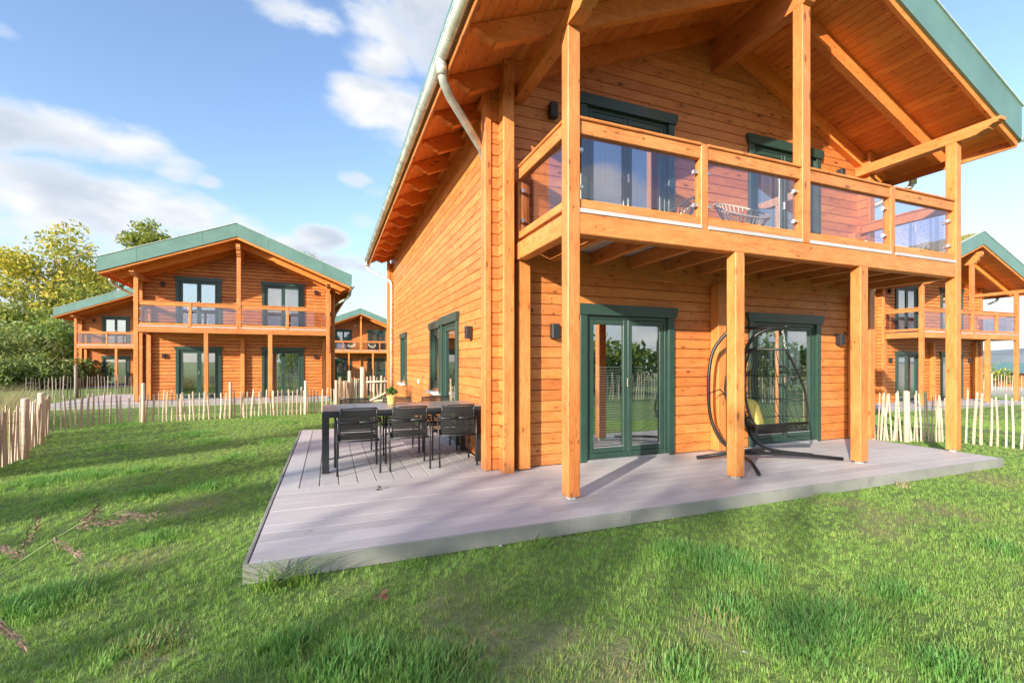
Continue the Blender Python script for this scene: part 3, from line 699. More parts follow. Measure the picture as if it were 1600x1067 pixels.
def terrace(name, pos, yaw, dz, label, xs=(-5.97, 3.345), yf=-1.945, ys=-.003, yend=4.60, dep=.13):
    r = empty(name, (pos[0], pos[1], dz), R(yaw)); tag(r, label, 'terrace', 'composite terraces round the log houses')
    x0, x1 = xs; n = 10; wv = (ys - yf - .03) / n
    for i in range(n):
        a = yf + .03 + i * wv
        cuts = [x0 + .03, x0 + .03 + random.uniform(1.6, 3.9), random.uniform(-.9, .9) + (i % 2) * 1.6, x1 - .03] if i % 3 else [x0 + .03, random.uniform(-3.4, .2), x1 - .03]
        for k in range(len(cuts) - 1):
            j = random.uniform(-.0012, .0008)
            pbox('deck_board', 'deck_composite', cuts[k] + .001, cuts[k + 1] - .001, a + .0008, a + wv - .0008, -.024 + j, j, 'x', r, .002)
    x = x0 + .03
    k = 0
    while x < -3.50:
        xe = min(x + .199, -3.49)
        j = random.uniform(-.0012, .0008)
        pbox('deck_board', 'deck_composite', x + .0035, xe - .0035, ys + .004, yend - .03, -.024 + j, j, 'y', r, .003); x += .2015
    for (a, b_) in ((x0, -2.9), (-2.897, .4), (.403, x1)):
        pbox('edge_board', 'deck_edge', a, b_, yf - .004, yf + .022, -dep + .005, .003, 'x', r, .004)
    pbox('edge_board', 'deck_edge', x0 - .004, x0 + .022, yf + .025, yend, -dep + .005, .003, 'y', r, .004)
    pbox('edge_board', 'deck_edge', x1 - .022, x1 + .004, yf + .025, ys, -dep + .005, .003, 'y', r, .004)
    b = MB(); b.box(x0 + .03, x1 - .03, yf + .03, ys - .02, -dep - .05, -.03, 'x'); b.box(x0 + .03, -3.5, ys, yend - .03, -dep - .05, -.03, 'y'); b.build('substructure', 'charcoal', r)
    return r

MAIN = House('log_house', (5.436, 5.437), 0, 0, .430, 'large orange log house in front, with egg swing on its terrace and balcony above', True)
terrace('terrace', (5.436, 5.437), 0, 0, 'grey composite terrace with dining table and black egg swing chair')
H2 = House('log_house', (-3.424, 22.33), 2.5, -.16, .400, 'orange log house across the lawn, whole gable visible beyond the low paling fence', False)
terrace('terrace', (-3.424, 22.33), 2.5, -.16, 'bare grey terrace of the log house beyond the paling fence', dep=.2)
H5 = House('log_house', (24.20, 11.975), -1.03, -.334, .400, 'orange log house behind the right paling fence, partly hidden by the front house', False)
terrace('terrace', (24.20, 11.975), -1.03, -.334, 'grey terrace of the log house behind the right fence', dep=.2)
H4 = House('log_house', (2.786, 48.0), -.66, -.418, .400, 'small distant log house seen in the gap behind the garden gate', False)
H3 = House('log_house', (-12.58, 40.9), .98, -.355, .400, 'log house at far left, half hidden behind its neighbour, trees beside it', False)
terrace('terrace', (-12.58, 40.9), .98, -.355, 'grey terrace of the half hidden log house at far left', dep=.2)

# ------------------------------------------------------------------ terrain sheet
TUFTS = []   # x, y, radius, strength
def G(px, py, z=-.13):
    r = (px - 800) / FPX; u = (HOR - py) / FPX; t = (z - CAM_H) / u; s, c = math.sin(CAM_A), math.cos(CAM_A)
    return ((r * c + s) * t, (c - r * s) * t)
for px, py, rad in [(1130, 880, .30), (1060, 862, .2), (1180, 895, .22), (540, 1045, .26), (690, 1050, .24), (60, 945, .30), (235, 772, .26), (130, 745, .40), (60, 755, .35), (110, 780, .25), (250, 842, .16), (1240, 1000, .30), (1300, 970, .3), (1150, 960, .22),
                    (1510, 1055, .22), (330, 690, .4), (370, 715, .3), (430, 690, .3), (325, 760, .3), (225, 735, .25), (180, 700, .3), (450, 660, .4), (300, 680, .5), (1050, 1050, .15), (220, 1010, .18), (450, 1010, .15), (1400, 930, .2),
                    (1560, 860, .2), (380, 905, .12), (1290, 780, .12), (410, 650, .5), (190, 662, .5)]:
    x, y = G(px, py); TUFTS.append((x, y, rad))
DRYS = [(*G(px, py), r) for px, py, r in [(1330, 790, .22), (1390, 810, .25), (1380, 830, .2), (1560, 750, .3), (1490, 735, .3), (1330, 765, .15), (1130, 980, .15), (700, 970, .13), (720, 940, .2), (540, 920, .1), (250, 1010, .2), (230, 870, .2), (1050, 800, .2), (870, 1000, .25), (1100, 990, .2), (160, 880, .15), (300, 790, .3),
                                                  (780, 1000, .3), (1480, 800, .3), (950, 1040, .25)]]
def tuft_at(x, y):
    t = 0
    for a, b, r in TUFTS:
        d = math.hypot(x - a, y - b) / r
        if d < 1.6: t = max(t, 1 - sst(d + .55 * noise.noise((x * 5, y * 5, 3)), .3, 1.3))
    return t
def dry_at(x, y):
    t = 0
    for a, b, r in DRYS:
        d = math.hypot(x - a, y - b) / r
        if d < 2.2: t = max(t, 1 - sst(d + 1.2 * noise.noise((x * 4, y * 4, 8)), .2, 1.5))
    t = max(t, .25 * sst(noise.noise((x * 1.3, y * 1.3, 21)), .4, .7))
    return t
def sand_at(x, y):
    return max(sst(x + .25 * y + 2.5 * noise.noise((x * .12, y * .12, 2)), 33, 40) * (1 - sst(y, 30, 60)), 0)

def ground():
    # graded rings of cells: fine near the lawn, coarse to the horizon
    def axis(lo, hi, fine0, fine1, step):
        a = list(np.arange(fine0, fine1 + 1e-6, step)); x = fine0; d = step
        left = []
        while x > lo: d *= 1.35; x -= d; left.append(max(x, lo))
        x = fine1; d = step; right = []
        while x < hi: d *= 1.35; x += d; right.append(min(x, hi))
        return left[::-1] + a + right
    X = axis(-3000, 3000, -8, 14, .2); Y = axis(-3000, 3000, 1, 18, .2)
    vs = [(x, y, gz(x, y) + (.012 * noise.noise((x * .9, y * .9, 0)) if -9 < x < 15 and -9 < y < 20 else 0)) for y in Y for x in X]
    nx = len(X); fs = [(j * nx + i, j * nx + i + 1, (j + 1) * nx + i + 1, (j + 1) * nx + i) for j in range(len(Y) - 1) for i in range(nx - 1)]
    me = bpy.data.meshes.new('ground'); me.from_pydata(vs, [], fs); me.materials.append(MATS['ground_turf'])
    a = me.attributes.new('dry', 'FLOAT', 'POINT'); a.data.foreach_set('value', [dry_at(x, y) if abs(x) < 60 and abs(y) < 60 else .3 for x, y, z in vs])
    a = me.attributes.new('sand', 'FLOAT', 'POINT'); a.data.foreach_set('value', [sand_at(x, y) for x, y, z in vs])
    for p in me.polygons: p.use_smooth = True
    o = bpy.data.objects.new('ground', me); COL.objects.link(o); tag(o, 'grassy ground running back past the houses', kind='structure')
ground()

def in_house(x, y):
    for h in (MAIN, H2, H5, H4, H3):
        l = h.root.matrix_basis.inverted() @ Vector((x, y, 0))
        if -3.6 < l.x < 3.6 and -1.9 < l.y < 10.6: return True
        if -6.02 < l.x < 3.40 and -1.98 < l.y < .05: return True
        if -6.02 < l.x < -3.4 and 0 <= l.y < 4.71: return True
    return False

def lawn():
    rs = random.Random(3)
    me = bpy.data.meshes.new('lawn_grass')
    vs, fs, cid = [], [], []
    dens, tuf, dry = [], [], []
    # surface patches that carry the grass
    cells = []
    def patch(x0, x1, y0, y1, st):
        for i in range(int(round((x1 - x0) / st))):
            for j in range(int(round((y1 - y0) / st))):
                cells.append((x0 + i * st, y0 + j * st, st))
    patch(-3, 9, 1.0, 7.0, .1); patch(9, 13, 1, 7, .2); patch(-9, -3, 2, 7, .2); patch(-9, 2, 7, 21, .2); patch(8.8, 14, 7, 9, .2); patch(-16, -9, 5, 20, .5); patch(-14, 3, 21, 46, .5); patch(14, 40, 2, 26, .5); patch(9, 14, 9, 30, .5); patch(-30, -14, 14, 50, 1.0)
    s_, c_ = math.sin(CAM_A), math.cos(CAM_A)
    for x, y, st in cells:
        xm, ym = x + st / 2, y + st / 2
        f = xm * s_ + ym * c_; r = xm * c_ - ym * s_
        if f < 1.2 or abs(r) > f * 1.30 + 1.0: continue
        if in_house(xm, ym) : continue
        if 2.1 < xm < 8.9 and 5.2 < ym < 16: continue
        if sand_at(xm, ym) > .5: continue
        d = 400 if f < 4 else (280 if f < 7 else (150 if f < 14 else (40 if f < 24 else 12)))
        k = len(vs)
        for (a, b) in ((x, y), (x + st, y), (x + st, y + st), (x, y + st)):
            vs.append((a, b, gz(a, b) + .012 * noise.noise((a * .9, b * .9, 0)) - .004)); t = tuft_at(a, b); q = dry_at(a, b); tuf.append(t); dry.append(q)
            dens.append(d * (1 - .4 * q) * (1 + .5 * t) * (.75 + .5 * noise.noise((a * 2, b * 2, 5)) + .25)); cid.append(-1)
        fs.append((k, k + 1, k + 2, k + 3))
    # ten clumps of blades at the origin (picked at random for each point)
    for ci in range(10):
        nb = 20
        for b in range(nb):
            a = rs.uniform(0, 6.283); rad = rs.uniform(0, .045); bx, by = rad * math.cos(a), rad * math.sin(a)
            h = rs.uniform(.028, .062); lean = rs.uniform(.1, .75) * h; la = a + rs.uniform(-1.3, 1.3); wv = rs.uniform(.0012, .0025)
            px_, py_ = -math.sin(la) * wv, math.cos(la) * wv
            k = len(vs)
            for t, ww in ((0, 1), (.5, .85), (.8, .5)):
                ox, oy = bx + math.cos(la) * lean * t * t, by + math.sin(la) * lean * t * t; z = h * t * (1 - .18 * t)
                vs += [(ox - px_ * ww, oy - py_ * ww, z), (ox + px_ * ww, oy + py_ * ww, z)]
            vs.append((bx + math.cos(la) * lean, by + math.sin(la) * lean, h * .84))
            fs += [(k, k + 1, k + 3, k + 2), (k + 2, k + 3, k + 5, k + 4), (k + 4, k + 5, k + 6)]
            cid += [ci] * 7; dens += [0] * 7; tuf += [0] * 7; dry += [0] * 7
    me.from_pydata(vs, [], fs); me.materials.append(MATS['grass_blade'])
    for nm, dat in (('dens', dens), ('tuft', tuf), ('dry', dry)):
        a = me.attributes.new(nm, 'FLOAT', 'POINT'); a.data.foreach_set('value', dat)
    a = me.attributes.new('cid', 'INT', 'POINT'); a.data.foreach_set('value', cid)
    o = bpy.data.objects.new('lawn_grass', me); COL.objects.link(o); tag(o, 'green lawn grass with darker tufts and dry patches', 'grass', kind='stuff')
    ng = bpy.data.node_groups.new('grow_grass', 'GeometryNodeTree')
    ng.interface.new_socket('Geometry', in_out='INPUT', socket_type='NodeSocketGeometry'); ng.interface.new_socket('Geometry', in_out='OUTPUT', socket_type='NodeSocketGeometry')
    N = ng.nodes; Lk = ng.links
    gi = N.new('NodeGroupInput'); go = N.new('NodeGroupOutput')
    def attr(name, typ):
        n = N.new('GeometryNodeInputNamedAttribute'); n.data_type = typ; n.inputs['Name'].default_value = name; return n.outputs['Attribute']
    cidn = attr('cid', 'INT'); cmp = N.new('FunctionNodeCompare'); cmp.data_type = 'INT'; cmp.operation = 'LESS_THAN'
    ia = [i for i in cmp.inputs if i.type == 'INT']; Lk.new(cidn, ia[0]); ia[1].default_value = 0
    sp = N.new('GeometryNodeSeparateGeometry'); sp.domain = 'POINT'; Lk.new(gi.outputs[0], sp.inputs[0]); Lk.new(cmp.outputs[0], sp.inputs['Selection'])
    si = N.new('GeometryNodeSplitToInstances'); si.domain = 'POINT'; Lk.new(sp.outputs['Inverted'], si.inputs[0]); Lk.new(attr('cid', 'INT'), si.inputs['Group ID'])
    dp = N.new('GeometryNodeDistributePointsOnFaces'); dp.distribute_method = 'RANDOM'; Lk.new(sp.outputs['Selection'], dp.inputs['Mesh']); Lk.new(attr('dens', 'FLOAT'), dp.inputs['Density'])
    ip = N.new('GeometryNodeInstanceOnPoints'); Lk.new(dp.outputs['Points'], ip.inputs['Points']); Lk.new(si.outputs['Instances'], ip.inputs['Instance']); ip.inputs['Pick Instance'].default_value = True
    rv = N.new('FunctionNodeRandomValue'); rv.data_type = 'FLOAT_VECTOR'; rv.inputs[0].default_value = (-.12, -.12, 0); rv.inputs[1].default_value = (.12, .12, 6.283)
    Lk.new(rv.outputs[0], ip.inputs['Rotation'])
    rsn = N.new('FunctionNodeRandomValue'); rsn.data_type = 'FLOAT'; rsn.inputs[2].default_value = .7; rsn.inputs[3].default_value = 1.25; rsn.inputs['Seed'].default_value = 5
    mt = N.new('ShaderNodeMath'); mt.operation = 'MULTIPLY_ADD'; Lk.new(attr('tuft', 'FLOAT'), mt.inputs[0]); mt.inputs[1].default_value = .9; mt.inputs[2].default_value = .74
    mm = N.new('ShaderNodeMath'); mm.operation = 'MULTIPLY'; Lk.new(rsn.outputs[1], mm.inputs[0]); Lk.new(mt.outputs[0], mm.inputs[1])
    Lk.new(mm.outputs[0], ip.inputs['Scale'])
    Lk.new(ip.outputs[0], go.inputs[0])
    md = o.modifiers.new('grow_grass', 'NODES'); md.node_group = ng
lawn()

# hills beyond
def hills():
    for nm, d, h, a0, a1, seed in (('hill', 900, 26, 50, 120, 1), ('hill', 1300, 44, -60, 60, 2)):
        vs, fs = [], []; n = 90
        for i in range(n + 1):
            a = R(a0 + (a1 - a0) * i / n); e_ = sst(i, 0, 12) * (1 - sst(i, n - 12, n))
            hh = h * e_ * (.45 + .55 * (noise.noise((i * .09, seed, 0)) + .6))
            for rr, z in ((0, -3), (.12, hh * .6), (.25, hh), (.6, hh * .4), (.9, -3)):
                q = d * (1 + rr); vs.append((q * math.sin(a), q * math.cos(a), z))
        for i in range(n):
            for j in range(4): k = i * 5 + j; fs.append((k, k + 5, k + 6, k + 1))
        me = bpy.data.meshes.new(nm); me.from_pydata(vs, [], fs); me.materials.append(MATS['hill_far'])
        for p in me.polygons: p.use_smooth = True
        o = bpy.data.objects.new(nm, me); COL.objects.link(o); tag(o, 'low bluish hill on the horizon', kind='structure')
hills()

# ------------------------------------------------------------------ fences
def stake_mesh(mat, h, w_, seed, point=True):
    rs = random.Random(seed); b = MB(); n = 6
    lv = [(-.12, 1.0), (h * .35, .95), (h * .7, .9), (h * .97, .8), (h, .35 if point else .75)]
    bendx = rs.uniform(-.018, .018); bendy = rs.uniform(-.015, .015); ph = rs.uniform(0, 6)
    vs, fs = [], []
    prof = [rs.uniform(.65, 1.1) for _ in range(n)]
    for z, r in lv:
        ox = bendx * math.sin(z * 3.2 + ph); oy = bendy * math.cos(z * 2.7 + ph)
        for j in range(n):
            a = 6.283 * j / n; vs.append((ox + w_ / 2 * r * prof[j] * math.cos(a), oy + w_ / 2 * .62 * r * prof[j] * math.sin(a), z))
    for i in range(len(lv) - 1):
        for j in range(n): fs.append((i * n + j, i * n + (j + 1) % n, (i + 1) * n + (j + 1) % n, (i + 1) * n + j))
    fs.append(tuple(range((len(lv) - 1) * n, len(lv) * n)))
    b.add(vs, fs, [(z + seed * 3, x, y) for x, y, z in vs], None, 0, False)
    return b.mesh('pale', mat)
STAKES = {m: [stake_mesh(m, .86 + .012 * (i % 5), .044 + .007 * (i % 3), i + 1, i % 2 == 0) for i in range(8)] for m in ('raw_stake', 'grey_stake')}
FPOST = {}
def fence(pts, spacing, mat, label, posts=(), h=1.0, tilt=.05, ph=1.15, pw=.085, slim=1.0):
    P0 = Vector((*pts[0], 0)); r = empty('paling_fence', (pts[0][0], pts[0][1], gz(*pts[0]))); tag(r, label, 'fence', 'cleft paling fences between the gardens')
    segs = [(Vector((*pts[i], 0)), Vector((*pts[i + 1], 0))) for i in range(len(pts) - 1)]
    tot = sum((b - a).length for a, b in segs)
    def along(d):
        for a, b in segs:
            L = (b - a).length
            if d <= L + 1e-6: return a + (b - a) * (d / L), math.atan2((b - a).y, (b - a).x)
            d -= L
        return segs[-1][1], math.atan2((b - a).y, (b - a).x)
    d = 0; base = r.location
    while d < tot:
        q, an = along(d)
        o = bpy.data.objects.new('pale', random.choice(STAKES[mat])); COL.objects.link(o); o.parent = r
        o.location = Vector((q.x, q.y, gz(q.x, q.y))) - base
        o.rotation_euler = (random.gauss(0, tilt * .4), random.gauss(0, tilt * .55), an + random.uniform(-.25, .25)); sc_ = h * random.uniform(.93, 1.06); o.scale = (random.uniform(.8, 1.25) * slim, slim, sc_)
        d += spacing * random.uniform(.75, 1.25)
    for zz in (.25, .66):
        b = MB(); n = max(8, int(tot / .3)); pl = []
        for i in range(n + 1):
            q, an = along(tot * i / n); pl.append(Vector((q.x, q.y, gz(q.x, q.y) + zz * h + random.uniform(-.006, .006))) - base + Vector((0, -.018, 0)))
        b.tube(pl, .0035, 4); b.build('wire', 'wire', r)
    for dd in posts:
        q, an = along(dd); key = (mat, ph, pw)
        if key not in FPOST:
            b = MB(); b.tube([(0, 0, -.3), (.004, 0, ph * .5), (0, .003, ph - .02), (0, 0, ph)], [pw / 2, pw / 2 * .98, pw / 2 * .95, pw / 2 * .8], 9); FPOST[key] = b.mesh('fence_post', mat)
        o = bpy.data.objects.new('fence_post', FPOST[key]); COL.objects.link(o); o.parent = r; o.location = Vector((q.x, q.y, gz(q.x, q.y))) - base + Vector((math.sin(an) * .06, -math.cos(an) * .06, 0))
    return r
def P2(px, f): v = at(px, f); return (v.x, v.y)
fence([P2(-120, 5.3), P2(-30, 5.9), P2(30, 7.0), P2(76, 9.6)], .072, 'raw_stake', 'dense leaning paling fence running along the left edge of the lawn', posts=(1.9, 3.6), h=.90, tilt=.035, ph=.92, pw=.10)
fence([P2(84, 10.2), P2(185, 11.2), P2(300, 12.1), P2(410, 13.0), P2(524, 14.4)], .105, 'raw_stake', 'open paling fence crossing the lawn in front of the neighbouring log house', posts=(1.62, 3.48, 5.4, 7.3), h=.86, tilt=.05, ph=1.0, pw=.085)
fence([P2(530, 14.8), P2(548, 15.6), P2(566, 15.9)], .055, 'raw_stake', 'short tight run of pale stakes between lawn fence and gate', posts=(.6,), h=1.15, tilt=.05, ph=1.3, pw=.12)
fence([(9.35, 5.75), (9.7, 5.5), (10.2, 5.15), (10.62, 4.98)], .055, 'raw_stake', 'bright paling fence between the terrace posts at right, leaning in bunches', posts=(.75,), h=1.0, tilt=.08, ph=.94, pw=.10, slim=.75)
fence([(10.75, 4.9), (10.8, 4.55), (10.86, 3.9), (10.95, 2.9)], .10, 'raw_stake', 'sunlit paling fence at far right edge beyond the terrace corner', posts=(), h=1.02, tilt=.05, slim=.8)
fence([(-12.3, 26.5), (-9.0, 27.3), (-6.5, 28.2)], .12, 'grey_stake', 'weathered grey paling fence in front of the half hidden log house', posts=(1.6, 5.2), h=1.1, tilt=.04, ph=1.5, pw=.12)
fence([(.6, 24.5), (3.4, 24.3)], .10, 'grey_stake', 'dark weathered paling fence seen above the garden gate', posts=(1.2,), h=1.45, tilt=.04, ph=1.6)
_a, _b = at(1525, 33), at(1640, 29)
fence([(_a.x, _a.y), (_b.x, _b.y)], .16, 'raw_stake', 'far pale fence between the posts of the right log house', posts=(1, 4), h=1.2, tilt=.04)

def gate():
    a, b_ = Vector((1.12, 16.1, 0)), Vector((2.25, 16.25, 0)); r = empty('garden_gate', (a.x, a.y, gz(a.x, a.y)), math.atan2(b_.y - a.y, b_.x - a.x)); L = (b_ - a).length + .3
    tag(r, 'pale wooden paling gate with a diagonal brace beside the front house', 'gate')
    x = .04; rs = random.Random(9)
    while x < L:
        o = bpy.data.objects.new('pale', rs.choice(STAKES['raw_stake'])); COL.objects.link(o); o.parent = r; o.location = (x, 0, .1); o.scale = (1.6, 1.3, 1.12 * rs.uniform(.97, 1.04)); o.rotation_euler = (0, rs.uniform(-.015, .015), 0); x += .118
    for z in (.28, .92): t = MB(); t.tube([(0, -.04, z), (L * .5, -.042, z + .01), (L, -.04, z)], .030, 7); t.build('gate_rail', 'raw_stake', r)
    t = MB(); t.tube([(.12, -.075, .3), (L * .5, -.078, .58), (L - .1, -.075, .9)], .030, 7); t.build('brace', 'raw_stake', r)
    t = MB(); t.tube([(-.1, 0, -.3), (-.1, 0, 1.42)], [.085, .08], 9); t.build('gate_post', 'raw_stake', r)
gate()

# ------------------------------------------------------------------ trees and shrubs
def leaf_cloud(b, c, rad, n, size, rs, squash=.8):
    for _ in range(n):
        while True:
            d = Vector((rs.uniform(-1, 1), rs.uniform(-1, 1), rs.uniform(-1, 1)))
            if .15 < d.length < 1: break
        p = Vector(c) + Vector((d.x * rad, d.y * rad, d.z * rad * squash))
        nrm = Vector((rs.gauss(0, 1), rs.gauss(0, 1), rs.gauss(.5, 1))).normalized(); t = nrm.orthogonal().normalized(); t.rotate(Matrix.Rotation(rs.uniform(0, 6.28), 3, nrm)); u = nrm.cross(t)
        sz = size * rs.uniform(.6, 1.4)
        k = len(b.v); b.v += [p - t * sz, p - u * sz * .45, p + t * sz, p + u * sz * .45]; b.w += [tuple(p)] * 4
        b.f.append((k, k + 1, k + 2, k + 3)); b.mi.append(0); b.sm.append(False)
def tree(pos, H_, cr, label, leafmat, bark='bark', n_cl=60, per=60, leaf=.16, seed=1, cz=.62, ch=.42, trunk_r=None, cat='tree', name='tree', group='trees and bushes round the gardens', mix=None, bare=0.0, squash=.75):
    rs = random.Random(seed); r = empty(name, pos); tag(r, label, cat, group)
    tr = trunk_r or H_ * .018
    t = MB(); top = Vector((rs.uniform(-.3, .3), rs.uniform(-.3, .3), H_ * .9))
    mid = [Vector((0, 0, -.3)), Vector((rs.uniform(-.1, .1), 0, H_ * .25)), Vector((rs.uniform(-.3, .3), rs.uniform(-.3, .3), H_ * .55)), top]
    t.tube(mid, [tr * 1.25, tr, tr * .65, tr * .15], 7)
    cl = []
    for i in range(n_cl):
        for _ in range(30):
            d = Vector((rs.uniform(-1, 1), rs.uniform(-1, 1), rs.uniform(-1, 1)))
            if .35 < d.length < 1: break
        lump = .8 + .45 * noise.noise((d.x * 1.7 + seed, d.y * 1.7, d.z * 1.7))
        c = Vector((d.x * cr * lump, d.y * cr * lump, H_ * cz + d.z * H_ * ch * lump)); cl.append(c)
    for c in cl[:34]:
        h0 = max(.12 * H_, min(H_ * .8, c.z - .35 * math.hypot(c.x, c.y) - .1 * H_)); k = h0 / (H_ * .9)
        s0 = mid[0].lerp(mid[3], k); m_ = s0.lerp(c, .55) + Vector((0, 0, -.04 * H_)); t.tube([s0, m_, c], [tr * .35 * (1 - k * .6), tr * .2, tr * .05], 5)
    t.build('trunk', bark, r)
    def crown(cs, mat):
        b = MB()
        for c in cs:
            if rs.random() < bare: continue
            leaf_cloud(b, c, cr * rs.uniform(.20, .36), int(per * rs.uniform(.5, 1.4)), leaf, rs, squash)
        if b.f: b.build('crown', mat, r, fix=False)
    if mix:
        hi = [c for c in cl if (c.z > H_ * mix[1]) ^ (rs.random() < .15)]; lo = [c for c in cl if c not in hi]
        crown(hi, mix[0]); crown(lo, leafmat)
    else: crown(cl, leafmat)
    return r
# left of the houses
tree(at(85, 52), 16.6, 6.4, 'tall tree with yellow autumn leaves at far left, sky behind it', 'leaf_mixed', 'pale_bark', 130, 105, .22, 11, mix=('leaf_yellow', .55), cz=.60, ch=.40)
tree(at(-30, 50), 9.5, 4.5, 'dark green tree cut by the left picture edge', 'leaf_green', n_cl=70, per=70, leaf=.26, seed=12)
tree(at(165, 60), 14.5, 5.2, 'green tree with thin top standing behind the half hidden log house', 'leaf_green', 'pale_bark', 80, 55, .24, 13, bare=.1)
tree(at(235, 80), 26.6, 4.6, 'airy tree top rising above the green roof edge of the middle log house', 'leaf_mixed', n_cl=60, per=70, leaf=.30, seed=14, cz=.84, ch=.13)
tree(at(488, 90), 24.5, 2.8, 'bare twiggy tree top above the right slope of the middle roof', 'leaf_green', n_cl=34, per=10, leaf=.2, seed=15, cz=.84, ch=.15, bare=.3)
for i, (px, f, h, c, lb, mt) in enumerate([(10, 34, 4.4, 3.4, 'broad green bush at the left edge below the yellow tree', 'leaf_bush'), (60, 38, 5.4, 3.4, 'rounded dark bush left of the half hidden log house', 'leaf_green'), (98, 42, 6.2, 3.2, 'yellow-green bush touching the corner of the half hidden log house', 'leaf_mixed'),
                                           (-45, 30, 5, 3.6, 'large bush just outside the left edge', 'leaf_bush'), (35, 44, 8, 3.6, 'tall bush with yellow tips under the autumn tree', 'leaf_mixed'), (140, 50, 8.5, 4.5, 'dark tree mass just behind the half hidden roof', 'leaf_green'), (40, 29, 2.1, 2.6, 'low pale hedge bush behind the fence corner', 'leaf_bush'), (92, 31, 2.3, 2.3, 'low hedge bush beside the left house post', 'leaf_bush'), (-10, 27, 2.2, 2.5, 'low hedge bush behind tall reeds', 'leaf_bush')]):
    tree(at(px, f), h, c, lb, mt, n_cl=60, per=85, leaf=.13 if f < 33 else .18, seed=30 + i, cz=.48, ch=.48, cat='bush', name='bush', squash=.8)
# right side far shrubs
for i, (px, f, h, c) in enumerate([(1548, 48, 1.9, 2.4), (1600, 52, 2.3, 2.2), (1570, 70, 3.0, 3.5)]):
    tree(at(px, f), h, c, ['low scrub on pale ground between the right house posts', 'low scrub at the far right edge', 'distant scrub below the hills at right'][i], 'leaf_mixed', n_cl=26, per=40, leaf=.16, seed=60 + i, cz=.5, ch=.5, cat='bush', name='bush')
# trees that stand behind the viewer and throw the soft shade
sun_h = Vector((SUN_TO.x, SUN_TO.y, 0)).normalized(); side = Vector((-sun_h.y, sun_h.x, 0))
def shade_tree(target, dist, h, cr, i, n_cl=46, per=26, leaf=.20, cz=.6, ch=.4):
    p = Vector((target[0], target[1], 0)) + sun_h * dist
    tree((p.x, p.y, gz(p.x, p.y)), h, cr, ['slim', 'broad', 'low', 'tall', 'tallest', 'small', 'leaning', 'far', 'outermost', 'last', 'narrow', 'narrowest'][i] + ' garden tree behind the viewer throwing dappled shade on the lawn and houses', 'leaf_mixed', n_cl=n_cl, per=per, leaf=leaf, seed=80 + i, cz=cz, ch=ch, group='trees behind the viewer')
for i, (tx, ty, dist, h, cr) in enumerate([(1.5, 3.9, 26, 10.2, 2.6), (5.2, 1.3, 27, 9.0, 2.4), (7.8, 1.9, 30, 8.8, 2.0), (2.0, 9.4, 28, 11.4, .8), (2.0, 7.6, 30, 11.0, .6), (2.0, 12.4, 31, 11.8, .8)]):
    shade_tree((tx, ty), dist, h, cr, i, 40 if cr > 1.5 else 44)

# what the glass mirrors: hedge, fence, neighbour with thatched roof
fence([(-1.5, -5.2), (5, -5.0), (12, -4.2), (18, -3.0)], .12, 'raw_stake', 'paling fence behind the viewer, mirrored in the terrace doors', posts=(3, 8, 14), h=1.15)
for i, (x, y, h, c) in enumerate([(4, -12, 2.6, 3.0), (9, -11, 2.9, 3.0), (14, -10, 2.5, 3.0), (19, -9, 6.8, 3.0), (25, -9, 3.4, 3.2), (0, -13, 3.0, 3.0)]):
    tree((x, y, gz(x, y)), h, c, 'green hedge bush behind the viewer, ' + ['second from the cottage', 'third from the cottage', 'middle of the row', 'tallest of the row', 'at the far right end', 'at the left end'][i], 'leaf_green' if i != 3 else 'leaf_mixed', n_cl=44, per=50, leaf=.2, seed=100 + i, cz=.5, ch=.48, cat='bush', name='bush', group='hedge behind the viewer')
def cottage():
    r = empty('thatched_cottage', (10, -30, gz(10, -30))); tag(r, 'white cottage with thatched roof behind the viewer, mirrored in a door', 'house')
    b = MB(); b.box(-7, 7, -4, 4, 0, 3.0); b.build('wall', 'white_wall', r)
    b = MB(); b.prism([(-5, 2.6), (5, 2.6), (0, 8.6)], -7.6, 7.6, 'yz'); b.build('thatched_roof', 'thatch', r)
    for x in (-4, 0, 4):
        b = MB(); b.box(x - .6, x + .6, 4.0, 4.05, 1, 2.2); b.build('window', 'charcoal', r)
cottage()
def shed():
    p = at(1622, 46); r = empty('shed', p, R(-20)); tag(r, 'low distant hut with dark green roof edge at the far right border', 'shed')
    z0 = -p.z * 0
    for i in range(9): 
        b = MB(); b.box(-1.6, 1.6, 0, 3, i * .17, i * .17 + .165, 'x', .01); b.build('wall_board', 'larch', r)
    b = MB(); b.prism([(-2.2, 1.45), (2.2, 1.45), (0, 2.5)], -.6, 3.5); b.build('roof', 'green_fascia', r)
shed()

# ------------------------------------------------------------------ dining set
def dining_table():
    x0, x1, ya, yb_ = -.085, 1.93, 6.0, 6.9; H_ = .757
    r = empty('dining_table', (x0, ya, 0)); tag(r, 'long charcoal dining table with six chairs against the log wall', 'table')
    L, W = x1 - x0, yb_ - ya
    for i in range(5):
        b = MB(); b.box(i * L / 5 + .003, (i + 1) * L / 5 - .003, .012, W - .012, H_ - .012, H_, 'x', .002); b.build('top_panel', 'table_top', r)
    for nm, bb in (('apron', (0, L, 0, .05)), ('apron', (0, L, W - .05, W)),):
        b = MB(); b.box(bb[0], bb[1], bb[2], bb[3], H_ - .085, H_ - .013, 'x', .004); b.build(nm, 'charcoal', r)
    for xa in (0, L - .05):
        b = MB(); b.box(xa, xa + .05, .051, W - .051, H_ - .085, H_ - .013, 'y', .004); b.build('apron', 'charcoal', r)
    for xa in (.0, L - .08):
        for y_ in (.0, W - .08):
            b = MB(); b.box(xa, xa + .08, y_, y_ + .08, 0.001, H_ - .086, 'z', .005); b.build('leg', 'charcoal', r)
dining_table()
